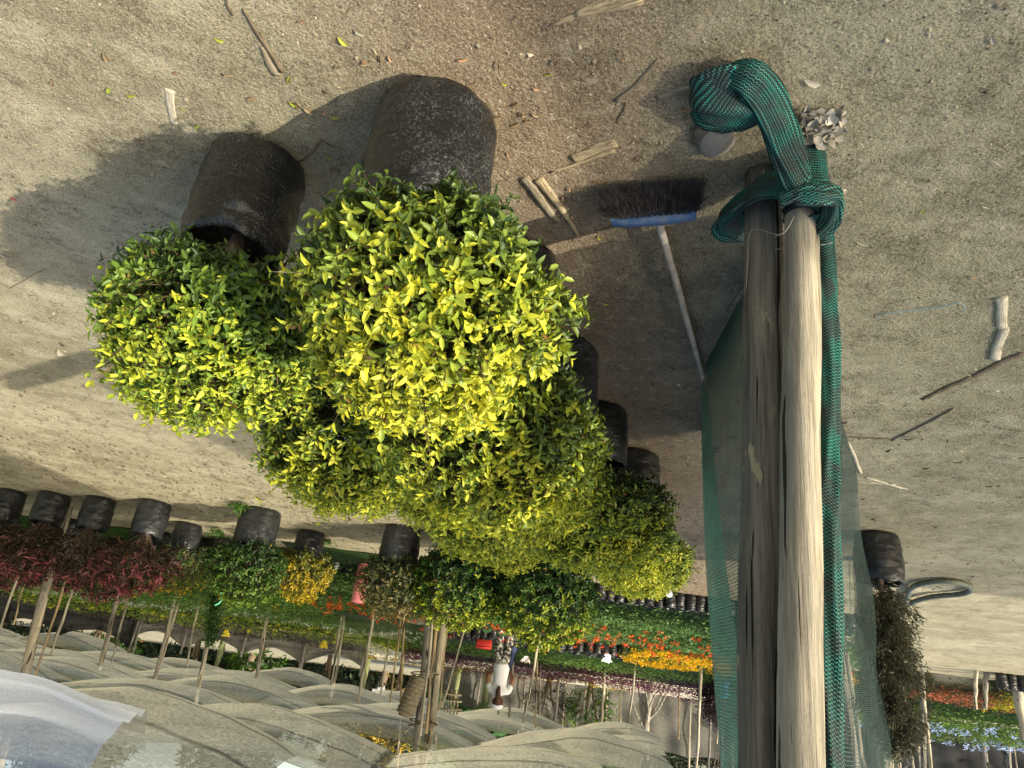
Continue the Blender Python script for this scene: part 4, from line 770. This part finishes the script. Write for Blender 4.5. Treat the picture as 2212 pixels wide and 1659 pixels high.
mb=MB(); grid(mb,lambda u,v:((-9.5+2.6*u,12+3*v,2.75+.25*abs(2*u-1)**1.5+.1*v),),20,8); tag(mb.build('shade_cloth',M['canopy']),'small corner of khaki shade cloth beyond the cypress','shade cloth','strips of sagging shade cloth on poles')
# ================= FENCES
def cloth_fence(x0,x1,Y,h,mat,label,nposts,z0=0.,sag=.2,seed=0,postmat='pole_grey'):
    r_=empty('cloth_fence',((x0+x1)/2,Y,gh(0,Y)),0,label,'fence',None); nz=snoise(seed,6,1.2); nz2=snoise(seed+1,7,5); mb=MB(); L=x1-x0
    def f(u,v):
        cu=(u*nposts)%1.; s=sag*(1-abs(2*cu-1)**1.6)*v; return (((u-.5)*L,.12*nz2(np.array([u*L,v*3,0]))+.05*math.sin(u*L*9+4*v),z0+v*h-s+.12*nz(np.array([u*L,0,0]))*v),)
    grid(mb,f,120,12); mb.build('cloth',mat,r_)
    for k in range(nposts+1):
        mb=MB(); x=(k/nposts-.5)*L; tube(mb,[(x,-.1,-.05),(x+rr.uniform(-.04,.04),-.1,z0+h+rr.uniform(.05,.3))],.03,8); mb.build('post',M[postmat],r_)
    return r_
cloth_fence(3.0,9.3,20.6,.72,M['grey_cloth'],'grey cloth fence along the sandy path, behind the lone poles',4,.0,.28,1)
cloth_fence(8.6,18,19.6,1.0,M['black_cloth'],'black plastic fence draped in folds on the far side of the red plants',5,.0,.3,2)
cloth_fence(-12.5,-1.6,25.2,1.75,M['grey_cloth'],'long grey cloth fence behind the maroon band',8,.0,.1,3,'pole_pale')
cloth_fence(-1.6,1.2,24.6,1.35,M['grey_cloth'],'short dark section of cloth fence beside the person',2,.0,.2,4)
cloth_fence(-26,-9.5,21.5,1.7,M['black_cloth'],'dark net fence behind the pale blue flowers',6,.0,.2,5)
# ================= BACKGROUND VEGETATION
def shrub(x,Y,R_,h,pal,label,seed,n=420,ll=(.12,.22),lw=.35,name='shrub',cat='shrub',group='shrubs behind the fences'):
    z=gh(x,Y); r_=empty(name,(x,Y,z),0,label,cat,group); mb=MB(); 
    for k in range(5): a=k*1.3; tube(mb,[(0,0,-.05),(.1*math.cos(a),.1*math.sin(a),h*.35),(R_*.5*math.cos(a),R_*.5*math.sin(a),h*.8)],[.05,.035,.015],6)
    mb.build('stems',M['bark'],r_); crown_mb(R_,h*.55,n,seed,pal,ll=ll,lw=lw,squash=(1,.8,h*.5/R_),lobe=.2,pairs=3,shoot=.25,flat_bottom=.95,inner=.35,tipbias=.45).build('foliage',M['leaf'],r_); return r_
DK=((.012,.026,.010),(.028,.055,.016),(.07,.12,.03)); BR=((.03,.08,.01),(.12,.27,.02),(.35,.5,.06)); BRN=((.03,.028,.015),(.07,.062,.03),(.14,.12,.06))
sl=[(16,22,1.1,2.,BR,'bright green shrub past the black plastic, at the picture edge'),(13.6,22.3,1.3,2.3,DK,'dark shrub behind the black plastic fence'),(11.2,23,1.3,2.3,BR,'bright leafy shrub above the folded black plastic'),(8.6,24,1.2,2.2,DK,'dark shrub behind the join of black and grey fences'),(6.6,24,1.0,2.2,BR,'bright shrub over the grey fence near the short pale pole'),(4.6,24.5,1.2,2.4,DK,'dark shrub beyond the grey fence'),(2.6,27.5,1.3,2.8,((.05,.045,.01),(.16,.14,.02),(.6,.4,.03)),'orange berried shrub behind the rolled mat'),(1.0,27.8,1.2,2.8,BR,'bright green shrub behind the person'),(-.8,28,1.3,3.,DK,'dark shrub on the other side of the person'),(-3.0,28,1.4,3.,BRN,'dull shrub behind the leaning poles'),(-4.6,27,1.0,2.6,BR,'light green shrub peeping over the grey fence'),(-6.6,28,1.6,3.4,DK,'dark tree-like shrub behind the bare tree'),(-9.0,28,1.7,4.2,BRN,'tall brownish shrub beyond the tall pale pole'),(-11.6,28,1.9,4.6,DK,'tall dark shrub behind the blue-wrapped pole'),(-15,27,2.0,4.,BRN,'tall dull shrub beyond the netted post'),(-18.5,26,2.1,4.2,DK,'tall dark shrub behind the corner bed'),(-22,26,2.2,4.4,BRN,'tall shrub at the picture edge behind the dark net'),(-13.5,30,2.3,5.2,DK,'tallest dark shrub at the back'),(20,24,1.6,2.6,DK,'dark shrub outermost behind the black plastic')]
for k,a in enumerate(sl): shrub(*a,seed=500+k)
shrub(-3.4,22.5,.62,1.5,BR,'leafy green tuft growing in front of the grey fence',530,200,(.08,.14),group=None)
shrub(-2.2,22.8,.7,1.5,BRN,'dry brown vine tangle hanging on the fence near the person',531,260,(.06,.12),.2,group=None)
r_=shrub(-5.75,17.6,.60,1.1,((.012,.006,.010),(.03,.010,.022),(.07,.02,.04)),'big near-black purple bush at the end of the maroon band',532,700,(.05,.08),.45,'purple_bush','bush',None)
# far tree line and tall trees seen over and through the gaps of the cloth
def tree(x,Y,h,R_,seed,label,pal=DK):
    r_=empty('tree',(x,Y,.6),0,label,'tree','trees beyond the nursery'); mb=MB(); tube(mb,smoothpath([(0,0,-.2),(.1,0,h*.3),(0,.1,h*.7)],4),[.22-.014*i for i in range(9)],9)
    for k in range(7): a=k*.9; tube(mb,[(0,0,h*.4),(R_*.4*math.cos(a),R_*.4*math.sin(a),h*.6),(R_*.75*math.cos(a),R_*.75*math.sin(a),h*.8)],[.09,.05,.02],6)
    mb.build('trunk',M['bark'],r_); crown_mb(R_,h*.72,700,seed,pal,ll=(.25,.4),lw=.4,squash=(1,1,.9),lobe=.3,pairs=3,shoot=.5,flat_bottom=.9,inner=.3,tipbias=.35).build('crown',M['leaf'],r_)
for k,(x,Y,h,R_) in enumerate([(27,38,6,2.6),(19,40,6.5,2.6),(12,42,5.5,2.4),(5,44,6.5,2.6),(-2,44,7,2.8),(-9,42,7.,3.),(-16,40,7.,3.),(-24,38,7,3.2),(-32,36,7,3.)]): tree(x,Y,h,R_,600+k,['broad tree farthest out past the black plastic','tree seen through the gap in the white cloth','low tree beyond the grey fence','tree beyond the sandy path','tree behind the person','tree behind the bare forked tree','tree behind the tall dull shrubs','tree beyond the corner bed','outermost tree behind the dark net'][k])
mb=MB(); rs=np.random.RandomState(77); n=26000; X=rs.uniform(-70,70,n); Y=rs.uniform(46,50,n); nzt=snoise(78,6,.35); H_=3.2+1.2*nzt(np.stack([X,0*X,0*X],1)); P=np.stack([X,Y,.5+H_*rs.power(1.3,n)],1); leaves(mb,P,rs.normal(0,1,(n,3)),rs.normal(0,1,(n,3)),rs.uniform(.35,.6,n),.2,np.array([[.03,.055,.018]])*rs.uniform(.5,1.8,(n,1)))
grid(mb,lambda u,v:((-70+140*u,50,.4+3.*v),),60,2,C=np.array([.015,.022,.01])); tag(mb.build('hedgerow',M['leaf'],smooth=False),'dark far-off wood closing the view behind the nursery','wood',kind='stuff')
# banana plants
def banana(x,Y,s,seed,label):
    rs=random.Random(seed); z=gh(x,Y); r_=empty('banana_plant',(x,Y,z),0,label,'banana plant','banana plants'); mb=MB(); tube(mb,[(0,0,-.05),(0,0,.5*s),(.02,0,1.0*s)],[.09*s,.075*s,.05*s],10); mb.build('trunk',mat_bn,r_)
    for k in range(7):
        a=k*.9+rs.uniform(-.3,.3); L=rs.uniform(1.2,1.7)*s; el=rs.uniform(.5,1.1); mb=MB()
        def f(u,v):
            t=u; r=L*t*math.cos(el*.8); zz=.95*s+L*math.sin(el)*t-L*.75*t*t; wd=.22*s*math.sin(math.pi*min(1,t*.93+.05))**.6; o_=(v-.5)*2; dz=.08*s*abs(o_)-.02*math.sin(t*40)*abs(o_)
            return ((r*math.cos(a)-math.sin(a)*wd*o_,r*math.sin(a)+math.cos(a)*wd*o_,zz-dz),)
        grid(mb,f,16,6,C=np.array([.05,.12,.035])*rs.uniform(.7,1.6)); mb.build('leaf',M['leaf'],r_)
mat_bn=mat_plain('banana_stem',(.16,.18,.08),.7,.3,10)
for k,(x,Y,s,l) in enumerate([(3.3,23.6,1.25,'banana plant behind the hanging white sheet'),(.5,23.4,1.1,'banana plant nearest the bound posts, low and wide'),(-.4,24.0,1.3,'banana plant with drooping leaves behind the white cap'),(7.6,23.2,1.1,'banana plant over the grey fence by the short pale pole'),(-1.6,26.6,1.5,'banana plant behind the leaning pale pole'),(-10.3,24.0,1.5,'banana plant beyond the tall pale pole')]): banana(x,Y,s,k,l)
# big squash-like leaves in the bed beside the person
mb=MB(); rs=np.random.RandomState(33); 
for (x,y) in((1045,1345),(1062,1352),(1085,1350),(1102,1360),(1130,1362),(1075,1368),(1040,1360)):
    p=D(x,y,11.0); n=1; leaves(mb,np.array([p]),np.array([[rs.uniform(-1,1),-.4,.1]]),np.array([[0,-.3,1.]]),.17,.14,np.array([[.10,.22,.09]]),.12,.2); tube(mb,[(p.x,11.1,0.1),tuple(p)],.006,5,C=(.08,.16,.05))
tag(mb.build('squash_plant',M['leaf']),'plant with large pale green leaves in front of the legs of the person','plant')
# bare forked tree
p=D(1403,1520,21.5); q=D(1389,1603,21.5); r_=empty('bare_tree',(p.x,21.5,gh(0,21.5)),0,'bare forked grey tree rising in front of the grey fence','tree'); o3=Vector((p.x,21.5,gh(0,21.5))); mb=MB(); up=(q-p); tube(mb,smoothpath([(0,0,-.05),Vector((.0,0,0))+up*.4+Vector((0,0,p.z-o3.z)),up+Vector((0,0,p.z-o3.z)),up*1.8+Vector((0,0,p.z-o3.z))],4),[.11,.1,.1,.09,.085,.08,.075,.07,.065,.06,.05,.04,.03],10); mb.build('trunk',M['pole_grey'],r_)
h0=p.z-o3.z
for k in range(8):
    mb=MB(); a=k*.8+.3; e0=Vector((.75*math.cos(a)*(.5+.07*k),.35*math.sin(a),0)); j=up*(.15+.08*k)+Vector((0,0,h0)); mb_=e0.lerp(j,.55)+Vector((.12*math.cos(a*3),0,.08)); tube(mb,smoothpath([e0,mb_,j],4),[.018,.02,.024,.028,.03,.033,.036,.038,.04],6); mb.build('limb',M['pole_grey'],r_)
for k,(x,Yb,hh) in enumerate([(-11.3,19.6,2.6),(-13.2,19.9,2.8),(-15.4,19.2,2.4)]):
    r_=empty('bare_tree',(x,Yb,gh(x,Yb)),k*1.3,['bare grey tree nearest the cypress behind the blue flowers','bare branching tree in the middle behind the blue flowers','bare grey tree by the picture edge behind the blue flowers'][k],'tree','bare trees before the dark net'); mb=MB(); tube(mb,smoothpath([(0,0,-.05),(.05,0,hh*.4),(-.05,0,hh)],4),[.09-.008*i for i in range(9)],9); mb.build('trunk',M['pole_grey'],r_)
    for j in range(6):
        mb=MB(); a=j*1.1+k; z=hh*(.3+.1*j); tube(mb,[(0,0,z),(.35*math.cos(a),.2*math.sin(a),z+.3),(.8*math.cos(a),.4*math.sin(a),z+.35+.2*(j%2))],[.04,.03,.012],6); mb.build('limb',M['pole_grey'],r_)
# ================= PERSON (seen from behind, walking away)
def person():
    Y=14.2; base=Vector((-.475,Y,0.)); r_=empty('person',base,0,'person seen from behind in a white top, patterned dark trousers and white cap','person')
    def skin(name,pts,edges,mat,sub=2,root=0,parent=r_):
        me=bpy.data.meshes.new(name); me.from_pydata([p[0] for p in pts],edges,[]); o=bpy.data.objects.new(name,me); col.objects.link(o); o.parent=parent
        md=o.modifiers.new('s','SKIN'); md.use_smooth_shade=True
        for v,p in zip(me.skin_vertices[0].data if me.skin_vertices else [],pts): v.radius=(p[1],p[1] if len(p)<3 else p[2])
        sb_=o.modifiers.new('u','SUBSURF'); sb_.levels=sub; sb_.render_levels=sub
        me.materials.append(mat); return o
    sk_=mat_plain('skin',(.22,.105,.06),.55,.08,10); wt=mat_plain('white_shirt',(.74,.76,.80),.85,.06,6,.002); jn=mat_plain('navy_cloth',(.02,.035,.08),.8,.4,12)
    m,nt,p,o=newmat('patterned_trousers'); setp(p,.8,.2); v=objco(nt); nt.links.new(ramp(nt,noise(nt,22,3,v,.7),[(.44,(.03,.03,.035)),(.5,(.12,.11,.10)),(.56,(.62,.60,.54))]),p.inputs['Base Color']); pt=m
    def mkskin(name,P,E_,mat,root=0):
        me=bpy.data.meshes.new(name); me.from_pydata([q[0] for q in P],E_,[]); o=bpy.data.objects.new(name,me); col.objects.link(o); o.parent=r_
        bm_layer=None
        import bmesh
        bm=bmesh.new(); bm.from_mesh(me); ly=bm.verts.layers.skin.verify(); bm.verts.ensure_lookup_table()
        for i,q in enumerate(P): bm.verts[i][ly].radius=(q[1],q[2] if len(q)>2 else q[1]); bm.verts[i][ly].use_root=(i==root)
        bm.to_mesh(me); bm.free(); md=o.modifiers.new('skin','SKIN'); md.use_smooth_shade=True; md.branch_smoothing=.6; ss=o.modifiers.new('sub','SUBSURF'); ss.levels=1; ss.render_levels=2; me.materials.append(mat); return o
    # body: +Y is away from the camera (the way the person faces)
    P=[((0,0,.86),.125,.10),((0,0,1.02),.115,.09),((0,0,1.18),.135,.095),((0,0,1.31),.10,.07),((0,.01,1.39),.05,.05),((0,.02,1.47),.075,.085),((0,.02,1.55),.085,.095),
       ((-.17,0,1.30),.055),((-.23,-.02,1.07),.044),((-.17,.16,.98),.034),((-.12,.24,.99),.026),((.17,0,1.30),.055),((.24,-.02,1.07),.044),((.18,.16,.97),.034),((.13,.24,.97),.026),
       ((-.085,0,.80),.085),((-.09,.01,.46),.055),((-.09,-.02,.08),.036),((-.09,.10,.03),.035,.02),((.085,0,.80),.085),((.09,.03,.46),.055),((.09,.05,.08),.036),((.09,.17,.03),.035,.02)]
    E_=[(0,1),(1,2),(2,3),(3,4),(4,5),(5,6),(3,7),(7,8),(8,9),(9,10),(3,11),(11,12),(12,13),(13,14),(0,15),(15,16),(16,17),(17,18),(0,19),(19,20),(20,21),(21,22)]
    # fingers
    for side,hv in((-1,10),(1,14)):
        hp=Vector(P[hv][0])
        for k in range(5):
            i=len(P); ang=(k-2)*.014; L=[.05,.075,.08,.072,.055][k]
            if k==0: P+= [((hp.x-side*.03,hp.y+.01,hp.z+.01),.009),((hp.x-side*.045,hp.y+.04,hp.z+.005),.008)]
            else: P+= [((hp.x+side*ang,hp.y+.04,hp.z-.005),.009),((hp.x+side*ang*1.1,hp.y+L,hp.z-.03),.007)]
            E_+= [(hv,i),(i,i+1)]
    mkskin('body',P,E_,sk_)
    mkskin('shirt',[((0,0,.80),.165,.135),((0,0,.90),.160,.13),((0,-.005,1.02),.148,.118),((0,0,1.16),.165,.12),((0,0,1.30),.135,.10),((0,.01,1.38),.070,.065),((-.16,0,1.30),.090),((-.215,-.01,1.15),.076),((.16,0,1.30),.090),((.22,-.01,1.15),.076)],[(0,1),(1,2),(2,3),(3,4),(4,5),(4,6),(6,7),(4,8),(8,9)],wt)
    mkskin('trousers',[((0,0,.86),.155,.125),((0,0,.96),.14,.11),((-.085,0,.74),.11,.112),((-.09,.01,.46),.08),((-.09,-.01,.08),.062),((.085,0,.74),.11,.112),((.09,.03,.46),.08),((.09,.05,.08),.062)],[(0,1),(0,2),(2,3),(3,4),(0,5),(5,6),(6,7)],pt)
    mkskin('shoe',[((-.09,-.05,.04),.045,.035),((-.09,.13,.035),.042,.03)],[(0,1)],jn); mkskin('shoe',[((.09,.02,.04),.045,.035),((.09,.20,.035),.042,.03)],[(0,1)],jn)
    mb=MB(); nz=snoise(5,5,9); grid(mb,lambda u,v:((-.13-.05*u-.10*(1-v)*u,-.06-.03*math.sin(u*6)+.05*u,.88-.36*(1-v)+.02*math.sin(u*9)),),10,10); mb.build('navy_jacket',jn,r_)
    # hair, ponytail and cap
    mb=MB()
    def f(u,v): a=u*2*math.pi; e=(v*1.15-.65)*math.pi/1.3; k=1+.03*math.sin(a*9); return ((.098*math.cos(a)*math.cos(e)*k,.012+.108*math.sin(a)*math.cos(e)*k,1.50+.115*math.sin(e)),)
    grid(mb,f,28,14); tube(mb,smoothpath([(.0,-.09,1.53),(.01,-.13,1.44),(.02,-.125,1.33),(.0,-.12,1.22)],4),[.045,.05,.055,.055,.055,.052,.05,.048,.044,.04,.03,.02,.012],10,wob=.12,rs=rr)
    mb.build('hair',mat_plain('hair',(.07,.03,.018),.6,.5,40,.003),r_)
    mb=MB()
    def f(u,v): a=u*2*math.pi; e=v*math.pi/2; return ((.108*math.cos(a)*math.cos(e),.022+.118*math.sin(a)*math.cos(e),1.535+.085*math.sin(e)),)
    grid(mb,f,28,8); grid(mb,lambda u,v:(((u-.5)*.17*(1-.35*v),.115+.09*v,1.54-.015*v-.03*(2*u-1)**2),),10,4); mb.build('cap',wt,r_)
    # face, on the far side
    mb=MB(); tube(mb,[(0,.105,1.50),(0,.135,1.465)],[.010,.016],8); 
    for s_ in(-1,1): tube(mb,[(s_*.085,.02,1.49),(s_*.10,.01,1.46)],[.018,.012],8)
    mb.build('face',sk_,r_)
person()

# shade cloth over the ground on the camera's left, outside the picture: it shades the broom and the posts' feet
mb=MB()
def f(u,v):
    y=-4.5+8.5*v; X=(-3.85-.22*(y+1))*(1-u)-11*u; return ((X,y,2.8+.10*math.sin(X*2)+.08*math.sin(y*2.1)),(0,0,0))
grid(mb,f,30,30); tag(mb.build('shade_cloth',M['canopy_light']),'shade cloth overhead beside the posts, outside the picture','shade cloth','strips of sagging shade cloth on poles')
